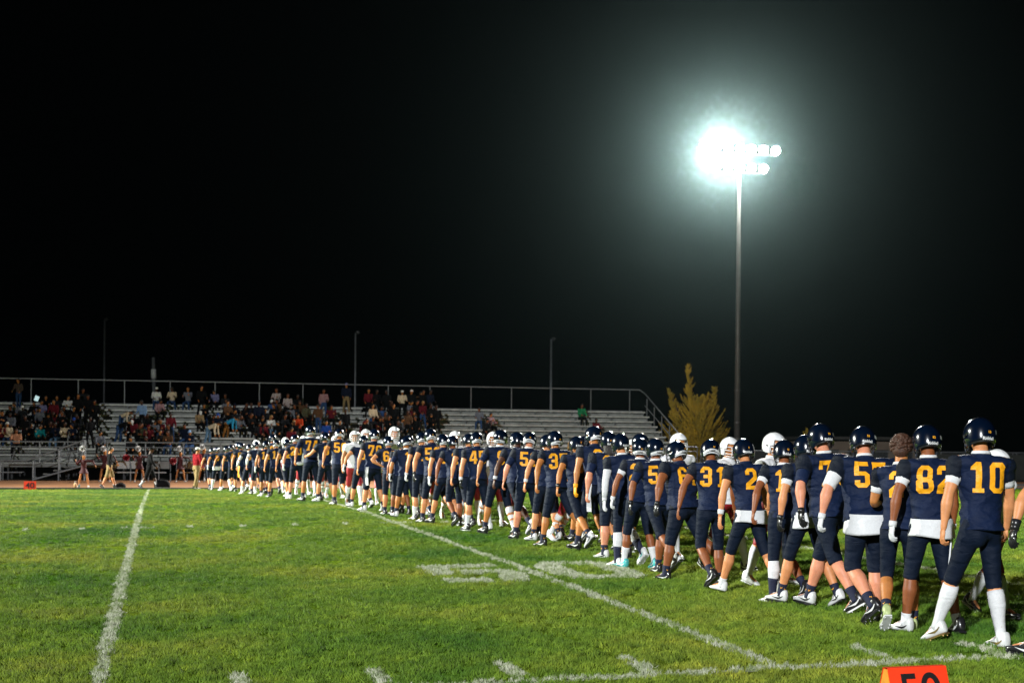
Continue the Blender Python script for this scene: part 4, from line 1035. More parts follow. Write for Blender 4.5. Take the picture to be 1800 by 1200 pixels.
        p.rings(rr); p.build('towel', P.get('towelm', WHITE2), ro)
    if P.get('pouch'):
        p = PB(); p.ell(k.TM @ Vector((.02, -.17*w, 1.0)), (.11, .035, .05)); p.build('hand_warmer', WHITE2, ro, True)
    return

QUEUE = []
def run_queue():
    """fuses every queued body's primitives in one go, then lets each person build itself"""
    tmp = []; gens = []
    for P in QUEUE:
        gn = person_gen(P); reqs = next(gn); gens.append((gn, len(reqs)))
        for pb, vx, sm in reqs:
            me = bpy.data.meshes.new('p'); me.from_pydata(pb.v, [], pb.f); o = bpy.data.objects.new('tmp', me); col.objects.link(o)
            r_ = o.modifiers.new('r', 'REMESH'); r_.mode = 'VOXEL'; r_.voxel_size = vx; r_.use_smooth_shade = True
            s_ = o.modifiers.new('s', 'SMOOTH'); s_.factor = .5; s_.iterations = sm; tmp.append(o)
    bpy.context.view_layer.update(); dg = bpy.context.evaluated_depsgraph_get(); out = []
    for o in tmp:
        me = bpy.data.meshes.new_from_object(o.evaluated_get(dg)); out.append(me)
    for o in tmp: me = o.data; bpy.data.objects.remove(o); bpy.data.meshes.remove(me)
    i = 0
    for gn, n in gens:
        try: gn.send(out[i:i+n])
        except StopIteration: pass
        i += n
    QUEUE.clear()
# ------------------------------------------------------------------ the line of players in navy, seen from behind; x, feet y and helmet-top y measured in the photograph, turned into places on the grass
LINE = 'football players in navy walking in line'; OPP = 'opposing football players in white and maroon'
def put(x, yf, yt, P, hfull=1.86):
    q = ground(x, yf); q.y += .12; q.x += .12*q.x/max(q.y, 1); q.z = g(q.x, q.y)-.008
    d = depth(q); s = (yf-yt)*d/F/hfull*P.get('sx', 1.0); P['loc'] = q; P['s'] = s
    P['rz'] = R(P.get('yaw', 8)); P.setdefault('seed', int(x*7)); P.setdefault('vx', .013 if x > 1190 else (.016 if x > 950 else (.020 if x > 640 else .024)))
    QUEUE.append(P); return P
def n(x, yf, yt, num, pose, text, **o):
    o.update(num=num, pose=pose, team='n', group=LINE); o['label'] = text; r2 = random.Random(int(x)*31); o.setdefault('lean', r2.uniform(1, 13)); o.setdefault('tilt', r2.uniform(-5, 5)); o.setdefault('hy', r2.uniform(-16, 18)); o.setdefault('hp', r2.uniform(-2, 20)); o.setdefault('ra', (r2.uniform(-15, 25), r2.uniform(8, 22), r2.uniform(8, 50), 0)); o.setdefault('yaw', 18+r2.uniform(-9, 12)); o.setdefault('w', r2.uniform(.98, 1.14)); o.setdefault('curl', r2.uniform(15, 50)); o.setdefault('twist', 20)
    put(x, yf, yt, o)
W0 = ('w', 'w')
n(1722, 1143, 727, '10', 'L', 'player number 10 in tall white socks and white cleats, nearest of the line', under=('w', 'w'), socks=('W', 'W'), shoes=('gold', 'gold'), la=(-10, 15, 12, 0), ra=(12, 12, 16, 0), skin=0, w=.98, hy=2, twist=24, yaw=14, collar=True, seed=3)
n(1632, 1119, 742, '82', 'S', 'player number 82 with white undershirt hem, white gloves and white towel', under=('w', 'w'), gloves=('w', 'w'), hem=.845, socks=('w', 'w'), shoes=('w', 'k'), la=(-14, 20, 14, 0), ra=(6, 8, 10, 0), skin=2, towel=-48, hy=8, twist=16, yaw=8, w=1.0)
n(1581, 1112, 754, '2', 'D', 'bareheaded player with curly brown hair squeezed between numbers 82 and 55', under=('w', None), socks=('n', 'n'), shoes=('g', 'g'), la=(6, 12, 88, 0), yaw=-27, skin=1, head='curly', hair='brown', w=.95, hy=-10)
n(1522, 1098, 738, '55', 'D', 'burly player whose number starts with 5, white sleeves and long white undershirt hem', under=('wx', 'wx'), gloves=('w', 'w'), hem=.825, socks=('n', 'n'), shoes=('k', 'k'), la=(-8, 24, 16, 0), skin=4, w=1.22, hy=12)
n(1455, 1076, 733, '79', 'B', 'tall player number 79 with navy undersleeves, leaning toward his left', under=('nx', 'nx'), gloves=('k', 'k'), socks=('n', 'n'), shoes=('kw', 'w'), la=(-26, 26, 12, 0), skin=4, w=1.14, hy=10, tilt=-3)
n(1418, 1068, 759, '1', 'E', 'player with white undershirt hem and black gloves just left of number 79', under=('w', 'w'), gloves=('k', 'k'), hem=.84, socks=('n', 'n'), shoes=('w', 'w'), la=(-12, 18, 14, 0), skin=0, w=1.0)
n(1375, 1061, 765, '12', 'C', 'player number 12 with one white knee sleeve and navy socks', under=('w', 'w'), socks=('K', 'n'), shoes=('gold', 'k'), la=(-24, 22, 16, 0), skin=2, w=.95, hy=10)
n(1316, 1050, 760, '2', 'A', 'shoeless player number 2 in short white socks with white wristband', socks=('w', 'w'), shoes=('sock', 'sock'), bands=('w', None), hem=.86, la=(-8, 20, 14, 0), skin=0, w=.97, hy=8)
n(1249, 1036, 764, '31', 'D', 'player number 31 with bare forearms and black cleats', la=(-16, 26, 16, 0), skin=2, socks=('n', 'n'), w=1.0, hy=4, bump=True)
n(1200, 1021, 765, '67', 'H', 'wide player number 67 with black gloves beside number 31', gloves=('k', 'k'), la=(-14, 30, 18, 0), skin=2, w=1.28, hy=2, bump=True, twist=6)
n(1156, 1011, 763, '58', 'G', 'player number 58 directly left of wide number 67', gloves=('k', 'k'), la=(-20, 26, 14, 0), under=('nx', 'nx'), skin=2, w=1.08, bump=True, shoes=('w', 'kw'))
n(1121, 1001, 767, '21', 'S', 'player number 21 with white socks and teal cleats', under=('w', 'w'), gloves=('w', 'w'), socks=('M', 'M'), shoes=('t', 't'), la=(-12, 22, 14, 0), skin=2, w=.98, bump=True)
n(1098, 996, 756, '', 'C', 'player in long white sleeves and white and blue cleats behind number 21', under=('wl', 'wl'), gloves=('w', None), socks=('K', 'K'), shoes=('b', 'b'), la=(-8, 14, 12, 0), skin=0, w=1.0)
n(1135, 985, 757, '', 'E', 'player mostly hidden behind numbers 21 and 58', skin=1)
n(1075, 981, 752, '65', 'C', 'large player with long dark hair below his helmet', under=('nx', 'nx'), la=(-8, 18, 14, 0), skin=4, w=1.24, shoes=('w', 'kw'), hairback=True)
n(1046, 970, 742, '2', 'E', 'player number 2 with one yellow glove', gloves=('y', 'y'), la=(-6, 14, 10, 0), skin=1, w=1.02, bump=True, towel=200)
n(1014, 968, 758, '8', 'G', 'player number 8 reaching down between number 35 and the yellow-gloved player', la=(-26, 20, 20, 0), skin=1, w=.98, shoes=('w', 'k'), bands=('k', None))
n(978, 961, 750, '35', 'H', 'player number 35 with both arms bare', la=(-26, 24, 16, 0), skin=1, w=1.04, bump=True)
n(957, 952, 760, '', 'S', 'player half hidden between numbers 35 and 52', la=(-18, 24, 16, 0), skin=0, shoes=('w', 'w'), bands=('w', None))
n(926, 949, 754, '52', 'S', 'stocky player number 52 with navy undersleeves', under=('nx', None), la=(-8, 22, 14, 0), skin=4, w=1.14, bump=True)
n(908, 944, 752, '', 'G', 'dark-skinned player with white wristband left of number 52', bands=('w', None), la=(-14, 26, 18, 0), skin=3, w=1.1, shoes=('w', 'k'))
n(876, 941, 751, '9', 'E', 'player number 9 with white knee bands looking right', under=('nx', None), la=(-26, 24, 14, 0), skin=1, w=1.05, hy=28, bump=True, socks=('n', 'W'))
n(839, 934, 755, '45', 'S', 'player number 45 with a black-and-white wrapped forearm', under=(None, None), gloves=('k', None), bands=('w', None), la=(-4, 14, 10, 0), skin=0, w=1.04, bump=True, socks=('M', 'M'), shoes=('kw', 'w'))
n(822, 928, 756, '7', 'F', 'player hidden between numbers 45 and 3', la=(-10, 14, 14, 0), skin=0)
n(799, 926, 760, '3', 'D', 'short player number 3 with a dark helmet left of number 45', la=(-14, 24, 16, 0), skin=2, w=.98)
n(781, 922, 759, '2', 'E', 'player number 2 with grey glove left of number 3', gloves=('w', None), la=(-12, 18, 12, 0), skin=0, w=1.0, bump=True)
n(761, 919, 747, '56', 'H', 'tall player number 56 with black glove near the middle of the line', gloves=('k', None), la=(-26, 24, 14, 0), skin=0, w=1.08, bump=True)
n(738, 914, 755, '1', 'C', 'player with one knee-high white sock left of number 56', gloves=('w', 'w'), la=(-10, 14, 14, 0), skin=0, socks=('M', 'n'), w=.98, bump=True)
n(714, 911, 763, '1', 'E', 'player number 1 with white gloves and a bent left arm', under=('nx', None), gloves=('w', None), la=(-14, 20, 18, 0), skin=1, bump=True, shoes=('w', 'k'))
n(703, 906, 768, '', 'S', 'player in the gap between numbers 1 and 60', la=(-10, 14, 14, 0), skin=2)
n(685, 905, 762, '60', 'C', 'player number 60 with hand on hip', la=(-10, 38, 10, -75), skin=0, w=1.02, bump=True, shoes=('kw', 'k'))
n(655, 899, 751, '76', 'S', 'player number 76 with a thin white towel at his left hip', la=(-6, 16, 12, 0), skin=0, w=1.10, towel=195, bump=True, shoes=('w', 'w'))
n(634, 893, 762, '0', 'E', 'player number 0 left of the player with towel, bent white-gloved arm', gloves=('w', 'w'), la=(-30, 30, 20, 0), skin=0, shoes=('w', 'w'))
n(596, 887, 748, '50', 'C', 'player number 50 with arms hanging wide, a gap to his right', la=(-20, 26, 14, 0), ra=(-8, 22, 10, 0), skin=1, w=1.08, bump=True)
n(571, 882, 757, '9', 'S', 'player between numbers 74 and 50', la=(20, 30, 60, 0), skin=0, w=1.0, socks=('n', 'w'), shoes=('w', 'k'))
n(546, 881, 745, '74', 'S', 'tall player number 74 with navy undersleeves', under=('nx', 'nx'), la=(-26, 28, 12, 0), skin=1, w=1.08, bump=True)
n(521, 878, 760, '20', 'S', 'player number 20 with a white hand-warmer pouch on his back', gloves=('w', 'w'), la=(-14, 22, 12, 0), skin=4, w=1.0, pouch=True, bump=True, shoes=('w', 'w'))
n(505, 876, 768, '2', 'F', 'player left of number 20 with white socks', la=(-14, 20, 14, 0), skin=1, socks=('w', 'w'), shoes=('w', 'w'))
n(484, 874, 768, '16', 'H', 'player number 16 with bare arms', la=(-8, 18, 14, 0), skin=0, w=1.0, bump=True)
n(479, 869, 760, '8', 'E', 'taller player number 8 standing behind number 16', la=(-20, 26, 20, 0), skin=4, w=1.05)
n(465, 872, 772, '11', 'C', 'player just left of number 16 with white glove', gloves=('w', 'w'), la=(-8, 14, 14, 0), skin=1, w=.98, shoes=('w', 'k'))
n(452, 869, 773, '', 'S', 'player with a long white arm sleeve left of numbers 16 and 11', under=('wl', None), la=(-24, 24, 14, 0), skin=4)
n(437, 868, 776, '5', 'W', 'player with knee-high white socks and white forearm wraps', under=('wl', None), socks=('M', 'M'), la=(-14, 26, 30, 0), skin=0, shoes=('w', 'w'))
n(425, 866, 774, '87', 'G', 'player with a gold towel and full dark leggings', towel=200, towelm=GOLD, socks=('N', 'N'), la=(-18, 24, 12, 0), skin=0, w=1.02, shoes=('w', 'k'))
n(409, 864, 778, '4', 'D', 'player number 4 near the far end of the line', la=(-18, 26, 18, 0), skin=0, shoes=('w', 'k'))
n(396, 863, 782, '17', 'S', 'low-numbered player with bare left arm swung back at the far end of the line', la=(-26, 30, 14, 0), skin=1, socks=('w', 'W'), shoes=('w', 'w'))
n(381, 862, 783, '0', 'S', 'player number 0 at the far end of the line with white gloves', gloves=('w', 'w'), la=(-22, 26, 12, 0), skin=0, socks=('W', 'w'), hem=.86)
n(369, 861, 784, '', 'F', 'last visible navy player at the far end of the line', la=(-12, 20, 14, 0), skin=0)
n(416, 862, 774, '', 'E', 'navy player behind number 4 with only helmet showing', skin=0)
n(446, 862, 778, '', 'E', 'navy player mostly hidden behind the white-sleeved player', skin=1)
n(726, 905, 760, '', 'E', 'navy player whose helmet shows behind number 1', skin=1)
n(1030, 955, 762, '', 'E', 'navy player whose dark helmet shows left of the yellow-gloved player', skin=1)
n(963, 946, 775, '', 'E', 'short navy player whose helmet peeks out left of number 35', skin=1)
n(1888, 1172, 742, '', 'A', 'player cut off by the right picture edge with black wristband', bands=('k', 'k'), gloves=('k', None), la=(-10, 44, 10, 0), skin=0, w=.95, pose2=1)
# --- opponents, walking the other way on the far side of the line
def opp(x, yf, yt, pose, text, **o):
    o.update(pose=pose, team='w', group=OPP, label=text); o.setdefault('yaw', 188+rnd.uniform(-14, 14)); o.setdefault('skin', rnd.choice([0, 1, 2, 4])); o.setdefault('socks', ('W', 'W')); o.setdefault('shoes', ('ww', 'ww')); o.setdefault('under', ('wl', None))
    put(x, yf, yt, o)
opp(1744, 1088, 782, 'B', 'opponent with maroon trousers mostly hidden behind number 10', shoes=('kw', 'k'), yaw=196)
opp(1352, 1030, 757, 'S', 'opponent in white helmet facing the camera between numbers 12 and 2', yaw=214, towel=90, skin=1)
opp(1276, 1006, 764, 'E', 'opponent behind number 31 with one black cleat showing', shoes=('kw', 'kw'), yaw=200, skin=1)
opp(1188, 985, 757, 'F', 'opponent whose white helmet shows above number 67', yaw=190)
opp(1108, 972, 768, 'F', 'opponent hidden behind number 21 and the long-sleeved player', yaw=190)
opp(1002, 952, 768, 'E', 'opponent in white between number 35 and number 8', yaw=230, skin=0, head='bald', hair='blond')
opp(1012, 948, 766, 'F', 'opponent in white helmet looking left behind number 8', yaw=240, skin=4)
opp(905, 932, 766, 'F', 'opponent hidden between numbers 9 and 52')
opp(864, 926, 755, 'E', 'opponent facing the camera between numbers 45 and 9', yaw=186)
opp(826, 920, 758, 'S', 'opponent whose white helmet shows between numbers 3 and 45')
opp(797, 914, 754, 'E', 'opponent whose white helmet top shows above number 2 and number 3')
opp(754, 905, 757, 'F', 'opponent whose helmet side shows right of the middle helmet cluster')
opp(690, 894, 747, 'S', 'tall opponent whose large white helmet rises above number 60')
opp(641, 884, 751, 'F', 'opponent looking away behind number 76')
opp(622, 888, 752, 'A', 'opponent facing the camera left of number 76', yaw=180, skin=1)
opp(588, 876, 762, 'E', 'opponent behind number 50 in maroon trousers')
opp(560, 873, 764, 'F', 'opponent seen by his legs between numbers 74 and 50')
opp(532, 870, 763, 'E', 'opponent seen by maroon trousers behind number 20')
opp(500, 867, 766, 'F', 'opponent in white helmet behind number 20')
opp(449, 862, 771, 'S', 'opponent whose white helmet shows above the white-sleeved player')
opp(745, 900, 765, 'A', 'opponent seen by pale legs under number 56')
opp(668, 888, 768, 'B', 'opponent seen by pale legs between numbers 76 and 60')
run_queue()
# ------------------------------------------------------------------ spectators on the bleachers
def proj(p):
    q = CAMR.transposed() @ (Vector(p)-Vector((0, 0, CAMZ))); return HX+F*q.x/-q.z, HY-F*q.y/-q.z
def cl(n_, h, pat=None): return mat('cloth_'+n_, srgb(h), .9, .18, 9., bump=.3, bscale=30, spec=.15, fold=.6)
TOPS = {'black': cl('black', '0b0b0e'), 'white': cl('white', 'd8d8d4'), 'cream': cl('cream', 'cdbb9e'), 'maroon': cl('maroon', '5c1620'), 'grey': cl('grey', '6d7079'), 'dark grey': cl('dark_grey', '1c1e22'),
        'light blue': cl('light_blue', '7d9cc4'), 'navy': cl('navy', '0d1528'), 'teal': cl('teal', '127a80'), 'sky blue': cl('sky_blue', '2f93bd'), 'peach': cl('peach', 'c08868'), 'olive': cl('olive', '444432'),
        'brown': cl('brown', '553c28'), 'denim': cl('denim', '35507e'), 'orange': cl('orange', 'c0401c'), 'lilac': cl('lilac', '77769a'), 'green': cl('green', '1e7a4c'), 'pink': cl('pink', 'b08a90'), 'blue': cl('blue', '244a9a'), 'tan': cl('tan', 'a58a66')}
BOT = {'jeans': cl('jeans', '2c466c'), 'black': cl('trouser_black', '0a0a0d'), 'khaki': cl('khaki', '85724f'), 'tan': cl('trouser_tan', '8a5c2c'), 'paljeans': cl('pale_jeans', '5d7c98')}
def stripe_mat(name, c1, c2, sc, plaid=False):
    m, N, L, b = node_mat(name); tc = N.new('ShaderNodeTexCoord'); wv = N.new('ShaderNodeTexWave'); wv.inputs['Scale'].default_value = sc; wv.wave_profile = 'SIN'; wv.bands_direction = 'X'
    L.new(tc.outputs['Object'], wv.inputs['Vector']); f = wv.outputs['Fac']
    if plaid:
        w2 = N.new('ShaderNodeTexWave'); w2.inputs['Scale'].default_value = sc; w2.bands_direction = 'Z'; L.new(tc.outputs['Object'], w2.inputs['Vector'])
        a = N.new('ShaderNodeMath'); a.operation = 'MULTIPLY'; L.new(f, a.inputs[0]); L.new(w2.outputs['Fac'], a.inputs[1]); f = a.outputs[0]
    L.new(ramp(N, L, f, [(.3, c1), (.55, c2)]), b.inputs['Base Color']); b.inputs['Roughness'].default_value = .85; TOPS[name.replace('_', ' ')] = m
stripe_mat('maroon_and_white_striped', srgb('5c1620'), srgb('d0c8c0'), 5); stripe_mat('dark_plaid', srgb('2a211c'), srgb('75604e'), 4, True); stripe_mat('red_and_white_plaid', srgb('6a1a22'), srgb('d6c8c8'), 5, True)
ROWN = ['front', 'second', 'third', 'fourth', 'fifth', 'fifth highest', 'fourth highest', 'third highest', 'second highest', 'top']
_lab = {}; _sp = []
NOUN = {'sit': 'seated spectator', 'sitw': 'seated spectator leaning forward', 'stand': 'standing spectator', 'bend': 'spectator bending over'}
def spect(x, yt, kind, top, bot='black', head='hair', hair='dark', cap=None, skin=None, extra='', **o):
    hh = {'sit': 1.33, 'sitw': 1.24, 'stand': 1.74, 'bend': 1.25}[kind]; best = None
    for i in range(NR):
        y, z = row(i); Yp = y+(.45 if kind[:3] == 'sit' else .16); X = at(x, yt, Yp).x; e = abs(proj((X, Yp, z+hh))[1]-yt)
        if best is None or e < best[0]: best = (e, i, X, Yp, z)
    e, i, X, Yp, z = best; r2 = random.Random(int(x*13+yt))
    for c_, w_ in AISLES:
        pass
    P = dict(pads=False, pants='long', team='s', vx=.026, wr=.016, seed=int(x), skin=skin if skin is not None else random.Random(int(x*31+yt)).choice([1, 2, 2, 3, 1]), loc=Vector((X, Yp, z+.008)), s=1.0+r2.uniform(-.05, .03), w=r2.uniform(.92, 1.15), yaw=180+r2.uniform(-28, 28),
             head=head, hair=hair, hy=r2.uniform(-25, 25), hp=r2.uniform(0, 22), jm=TOPS[top], pm=BOT[bot], socks=(None, None), shoes=('k', 'k') if r2.random() < .6 else ('ww', 'ww'), group='spectators on the bleachers')
    P['capm'] = TOPS[top]
    if cap: P['capm'] = TOPS[cap]; P['head'] = 'cap' if head == 'hair' else head
    if kind[:3] == 'sit': P.update(pose='sit' if r2.random() < .6 else 'sitw', lean=r2.uniform(2, 14) if kind == 'sit' else 30, la=(r2.uniform(22, 46), 10, r2.uniform(50, 75), -12), ra=(r2.uniform(22, 46), 10, r2.uniform(50, 75), -12))
    elif kind == 'bend': P.update(pose='bend', lean=68, la=(70, 8, 10, 0), ra=(60, 8, 16, 0), yaw=180+r2.choice([-70, 70]))
    else: P.update(pose='S', lean=3, la=(r2.uniform(-5, 25), 12, r2.uniform(10, 80), -10), ra=(r2.uniform(-5, 25), 12, r2.uniform(10, 80), -10))
    P.update(o)
    P['rz'] = R(P['yaw']); t = f"{NOUN[kind]} in {top} top"+(f" and {cap} cap" if cap and P['head'] == 'cap' else '')+(' '+extra if extra else (' with long hair' if head == 'long' else ''))
    P['lab0'] = f"{t}, {ROWN[i]} row"; P['px'] = x; _sp.append(P)
S_ = spect
for a in [
 (33, 666, 'stand', 'dark plaid', 'jeans'), (62, 702, 'sit', 'black', 'jeans'), (19, 714, 'sit', 'black', 'jeans'), (41, 714, 'sit', 'dark grey', 'black', 'hair', 'dark', 'white'), (73, 704, 'sit', 'lilac'), (81, 697, 'sit', 'black'),
 (95, 701, 'stand', 'maroon'), (101, 698, 'sit', 'dark grey'), (119, 699, 'sit', 'white'), (129, 719, 'sit', 'black'), (107, 722, 'sitw', 'grey'), (130, 732, 'sit', 'black', 'black', 'hair', 'dark', 'blue'), (13, 741, 'sit', 'cream', 'jeans', 'hair', 'dark', 'white'),
 (29, 753, 'sit', 'peach', 'black', 'long', 'brown'), (45, 736, 'stand', 'black'), (68, 749, 'sitw', 'teal', 'black', 'long', 'brown'), (53, 750, 'sit', 'black'), (113, 745, 'sit', 'cream'), (88, 748, 'sit', 'black'), (100, 744, 'sit', 'navy', 'paljeans'),
 (155, 698, 'stand', 'black'), (166, 708, 'stand', 'black'), (158, 728, 'stand', 'black'), (146, 684, 'stand', 'dark grey'), (3, 748, 'sit', 'maroon'), (174, 756, 'sitw', 'grey'), (138, 690, 'stand', 'black'), (4, 727, 'sit', 'dark grey'),
 (213, 716, 'bend', 'cream', 'jeans'), (250, 707, 'stand', 'light blue'), (275, 683, 'sit', 'white', 'jeans', 'hair', 'dark', 'white'), (303, 685, 'sit', 'cream', 'jeans', 'long', 'dark'), (331, 686, 'sit', 'grey', 'jeans', 'bald', 'brown'),
 (209, 738, 'bend', 'black', 'jeans', 'hair', 'dark', 'white'), (236, 731, 'sit', 'black', 'black', 'beanie', 'grey', 'grey'), (258, 732, 'sit', 'black', 'jeans', 'long', 'brown'), (278, 735, 'sit', 'black', 'jeans'), (300, 722, 'stand', 'maroon', 'jeans'),
 (249, 745, 'sit', 'olive'), (232, 766, 'sitw', 'dark grey'), (281, 763, 'sit', 'black'), (297, 765, 'sitw', 'brown', 'jeans', 'long', 'brown'), (259, 767, 'sit', 'black'), (325, 747, 'sit', 'navy', 'jeans'), (336, 755, 'sit', 'navy', 'jeans', 'hair', 'dark', 'light blue'), (278, 703, 'sitw', 'pink'),
 (354, 684, 'stand', 'black'), (380, 690, 'sitw', 'lilac'), (396, 692, 'sit', 'dark grey'), (348, 724, 'sitw', 'tan', 'black', 'hair', 'dark', 'white'), (360, 714, 'sit', 'black', 'jeans'), (366, 743, 'bend', 'cream', 'paljeans'), (375, 726, 'sit', 'black'),
 (384, 726, 'sit', 'navy', 'black', 'hood', 'dark', 'blue'), (398, 737, 'bend', 'sky blue', 'tan'), (421, 731, 'sit', 'grey', 'black', 'bald', 'brown'), (435, 716, 'sit', 'navy'), (441, 728, 'sit', 'black', 'black', 'hair', 'brown'), (457, 732, 'sitw', 'black', 'black', 'long', 'brown'),
 (475, 729, 'sit', 'white', 'paljeans', 'long', 'blond'), (455, 704, 'stand', 'navy'), (480, 705, 'sit', 'denim', 'jeans', 'hair', 'dark', 'white'), (487, 690, 'sit', 'maroon and white striped', 'black', 'long', 'brown'), (400, 709, 'stand', 'brown'), (413, 722, 'sit', 'dark grey'),
 (466, 724, 'sit', 'dark grey'), (506, 692, 'sit', 'maroon and white striped', 'black', 'hair', 'brown'), (523, 692, 'sit', 'black', 'jeans'), (508, 714, 'sitw', 'grey', 'black', 'hair', 'grey'), (538, 714, 'stand', 'olive'), (560, 709, 'stand', 'brown', 'jeans'), (569, 683, 'stand', 'red and white plaid', 'jeans'),
 (609, 678, 'stand', 'navy', 'khaki', 'hair', 'dark', 'lilac'), (583, 717, 'sit', 'maroon', 'black', 'long', 'brown'), (607, 719, 'stand', 'black'), (524, 730, 'sit', 'orange'), (500, 735, 'sit', 'dark grey'), (518, 741, 'sit', 'black', 'black', 'long', 'blond'), (492, 742, 'sitw', 'black'), (511, 752, 'sitw', 'maroon'),
 (648, 683, 'stand', 'maroon'), (662, 685, 'stand', 'black'), (680, 688, 'stand', 'black'), (707, 686, 'stand', 'cream', 'black', 'hair', 'dark', 'white'), (723, 686, 'stand', 'black', 'black', 'hair', 'blond', 'white'), (655, 712, 'stand', 'cream', 'jeans', 'long', 'dark'), (670, 714, 'sit', 'denim'),
 (692, 712, 'stand', 'black', 'black', 'hair', 'brown'), (703, 735, 'sitw', 'grey'), (717, 722, 'stand', 'brown', 'black', 'long', 'brown'), (722, 708, 'sit', 'grey'), (743, 705, 'stand', 'maroon', 'jeans', 'hair', 'blond'), (758, 712, 'stand', 'black'), (767, 716, 'stand', 'black'),
 (744, 683, 'stand', 'black'), (756, 690, 'stand', 'navy'), (676, 722, 'sit', 'brown'), (684, 738, 'sit', 'black', 'black', 'long', 'brown'), (733, 700, 'stand', 'black'), (668, 738, 'sit', 'maroon'), (645, 735, 'stand', 'black'), (596, 744, 'sit', 'black', 'black'), (574, 741, 'sit', 'blue'), (730, 738, 'sit', 'black'),
 (843, 720, 'sit', 'grey', 'jeans'), (861, 726, 'sit', 'pink', 'black'), (852, 738, 'sitw', 'dark grey'), (1021, 708, 'sit', 'green', 'black'), (1046, 735, 'sit', 'maroon', 'black')]:
    S_(*a)
_rx = random.Random(11)
for (xa_, xb_, ya_, yb_, n_) in ((0, 150, 700, 752, 12), (395, 545, 704, 742, 12), (640, 770, 690, 742, 12), (225, 300, 715, 762, 6)):
    for q in range(n_):
        S_(xa_+(xb_-xa_)*(q+_rx.random())/n_, _rx.uniform(ya_, yb_), _rx.choice(['sit', 'sit', 'sitw']), _rx.choice(['black', 'black', 'dark grey', 'navy', 'brown', 'maroon', 'grey']), 'black', _rx.choice(['hair', 'hair', 'long', 'hood']), _rx.choice(['dark', 'brown']))
_sp.sort(key=lambda P: P['px']); cnt = {}
for P in _sp: cnt.setdefault(P['lab0'], []).append(P)
_oo = ['eleventh', 'twelfth', 'thirteenth', 'fourteenth', 'fifteenth']
ORD = ['leftmost', 'second from left', 'third from left', 'fourth from left', 'fifth from left', 'sixth from left', 'seventh from left', 'eighth from left', 'ninth from left', 'tenth from left']+[q+' from left' for q in _oo]
for k_, L_ in cnt.items():
    for i, P in enumerate(L_):
        sfx = '' if len(L_) == 1 else f', {ORD[i]}'; P['label'] = k_+sfx; QUEUE.append(P)
run_queue()
# a glowing tablet held up in the crowd
tb_ = at(64.5, 700, SY0+RUN*8.3); p = PB(); p.box((0, 0, 0), (.24, .012, .30), Matrix.Rotation(R(20), 3, 'Y')); to = p.build('tablet', BLK); to.location = tb_; tag(to, 'tablet with a bright pale screen held up on the upper left rows', 'tablet')
TS = bpy.data.materials.new('tablet_screen'); TS.use_nodes = True; q_ = TS.node_tree.nodes['Principled BSDF']; q_.inputs['Emission Color'].default_value = (.55, .85, .9, 1); q_.inputs['Emission Strength'].default_value = .8
p = PB(); p.box((0, -.008, 0), (.22, .004, .28), Matrix.Rotation(R(20), 3, 'Y')); p.build('screen', TS, to)

# ------------------------------------------------------------------ people on the far sideline
def side(x, yf, yt, text, h=1.78, **o):
    q = None
    P = dict(pads=False, team='s', vx=.020, label=text, hair='dark', head='hair', socks=(None, None), seed=int(x), sleeve=.9); P.update(o)
    Yp = P.pop('Y', None)
    if Yp is None: q = ground(x, yf)
    else: q = at(x, yf, Yp); q.z = GF+.02
    d = depth(q); P['loc'] = q; P['s'] = (yf-yt)*d/F/h; P['rz'] = R(P.get('yaw', 0)); QUEUE.append(P)
side(192, 860, 787, 'man in black jacket and khaki shorts walking right past the white bench', Y=59.6, jm=TOPS['black'], pm=BOT['khaki'], pants='shorts', pose='E', yaw=-80, la=(20, 12, 40, 0), ra=(-10, 12, 20, 0), shoes=('k', 'k'))
side(263, 860, 786, 'man in loose black clothes and tall white socks striding along the grass edge', Y=59.3, jm=TOPS['black'], pm=BOT['black'], pants='shorts', pose='A', yaw=-88, w=1.2, socks=('M', 'M'), la=(-14, 14, 20, 0), ra=(14, 12, 24, 0), hair='dark', capm=TOPS['black'], head='cap', skin=3)
side(345, 861, 787, 'coach in maroon jacket, khaki trousers and white cap at the grass edge', Y=58.0, jm=cl('bright_maroon', '7a101a'), pm=BOT['khaki'], pants='long', pose='S', yaw=-60, w=1.12, head='cap', capm=TOPS['white'], shoes=('k', 'k'), la=(6, 10, 16, 0), skin=1)
CH = 'cheerleaders in maroon facing the stand'
POM = mat('white_pompom', (.62, .62, .62), .8, .3, 40.)
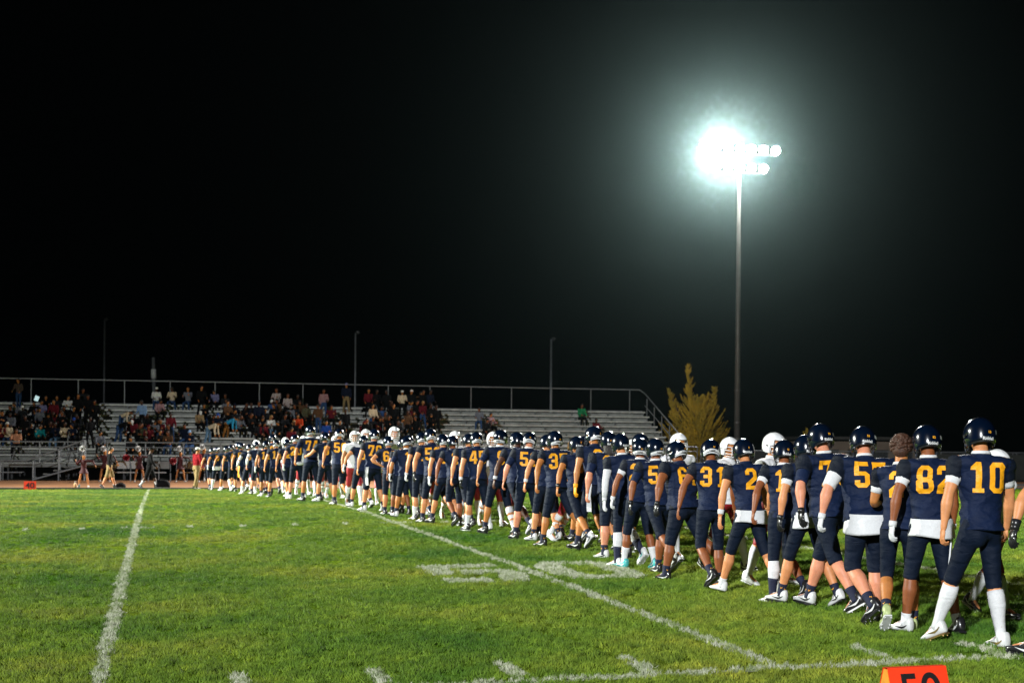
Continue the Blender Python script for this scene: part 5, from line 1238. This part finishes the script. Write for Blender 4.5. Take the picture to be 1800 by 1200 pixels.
def pompom(c, r_, m, label, grp):
    r2 = random.Random(int(c.x*100)); V = []; Fc = []
    for i in range(420):
        d_ = Vector((r2.gauss(0, 1), r2.gauss(0, 1), r2.gauss(0, 1))).normalized(); s_ = d_.orthogonal().normalized()*.012; e = d_*r_*r2.uniform(.75, 1.1); o = len(V)
        V += [tuple(-s_), tuple(s_), tuple(e+s_), tuple(e-s_)]; Fc.append((o, o+1, o+2, o+3))
    o = mesh_obj('pompom', V, Fc, m); o.location = c; tag(o, label, 'pompom', grp)
for x, yt, yf, sd_, nm in ((147, 793, 851, 1, 'with legs wide apart beside the stairs'), (184, 793, 850, 2, 'partly behind the man in khaki shorts'), (245, 793, 848, 3, 'left of the striding man in black'), (317, 793, 847, 5, 'left of the coach'), (358, 790, 850, 6, 'right behind the coach')):
    side(x, yf, yt, 'cheerleader in maroon dress '+nm, h=1.80, Y=62.0 if x < 160 else 70.3, jm=MAR2, pm=MAR2, pants='skirt', pose='W', yaw=175+sd_*3, la=(4, 84, 2, 0), ra=(40, 30, 95, 0), head='long', hair='dark' if sd_ % 2 else 'blond', skin=1, sleeve=.95, shoes=('ww', 'ww'), group=CH, w=.9)
    Yc = 61.5 if x < 160 else 69.8
    pompom(at(x-2, yt-5, Yc), .13*(1.0 if x > 160 else .95), POM, 'white pompom held at head height by the cheerleader '+nm, 'white pompoms')
for x, y, nm in ((222, 804, 'left'), (304, 810, 'right')):
    pompom(at(x, y, 69.9), .17, MAROON, f'dark red pompom held out to the {nm} side along the bench', 'dark red pompoms')
run_queue()
# ------------------------------------------------------------------ night haze, its scatter also shaped to give the lamps' lens bloom
hz = PB(); hz.box((10, 35, 12.0), (240, 230, 30)); ho = hz.build('haze', None); tag(ho, 'thin pale night haze lit by the floodlights', 'haze', kind='stuff')
hm = bpy.data.materials.new('haze'); hm.use_nodes = True; nt = hm.node_tree; nt.nodes.clear()
ou = nt.nodes.new('ShaderNodeOutputMaterial'); pv = nt.nodes.new('ShaderNodeVolumePrincipled')
pv.inputs['Color'].default_value = (.55, .86, .87, 1); pv.inputs['Density'].default_value = HAZE_D; pv.inputs['Anisotropy'].default_value = HAZE_G
nt.links.new(pv.outputs[0], ou.inputs['Volume']); ho.data.materials.append(hm)
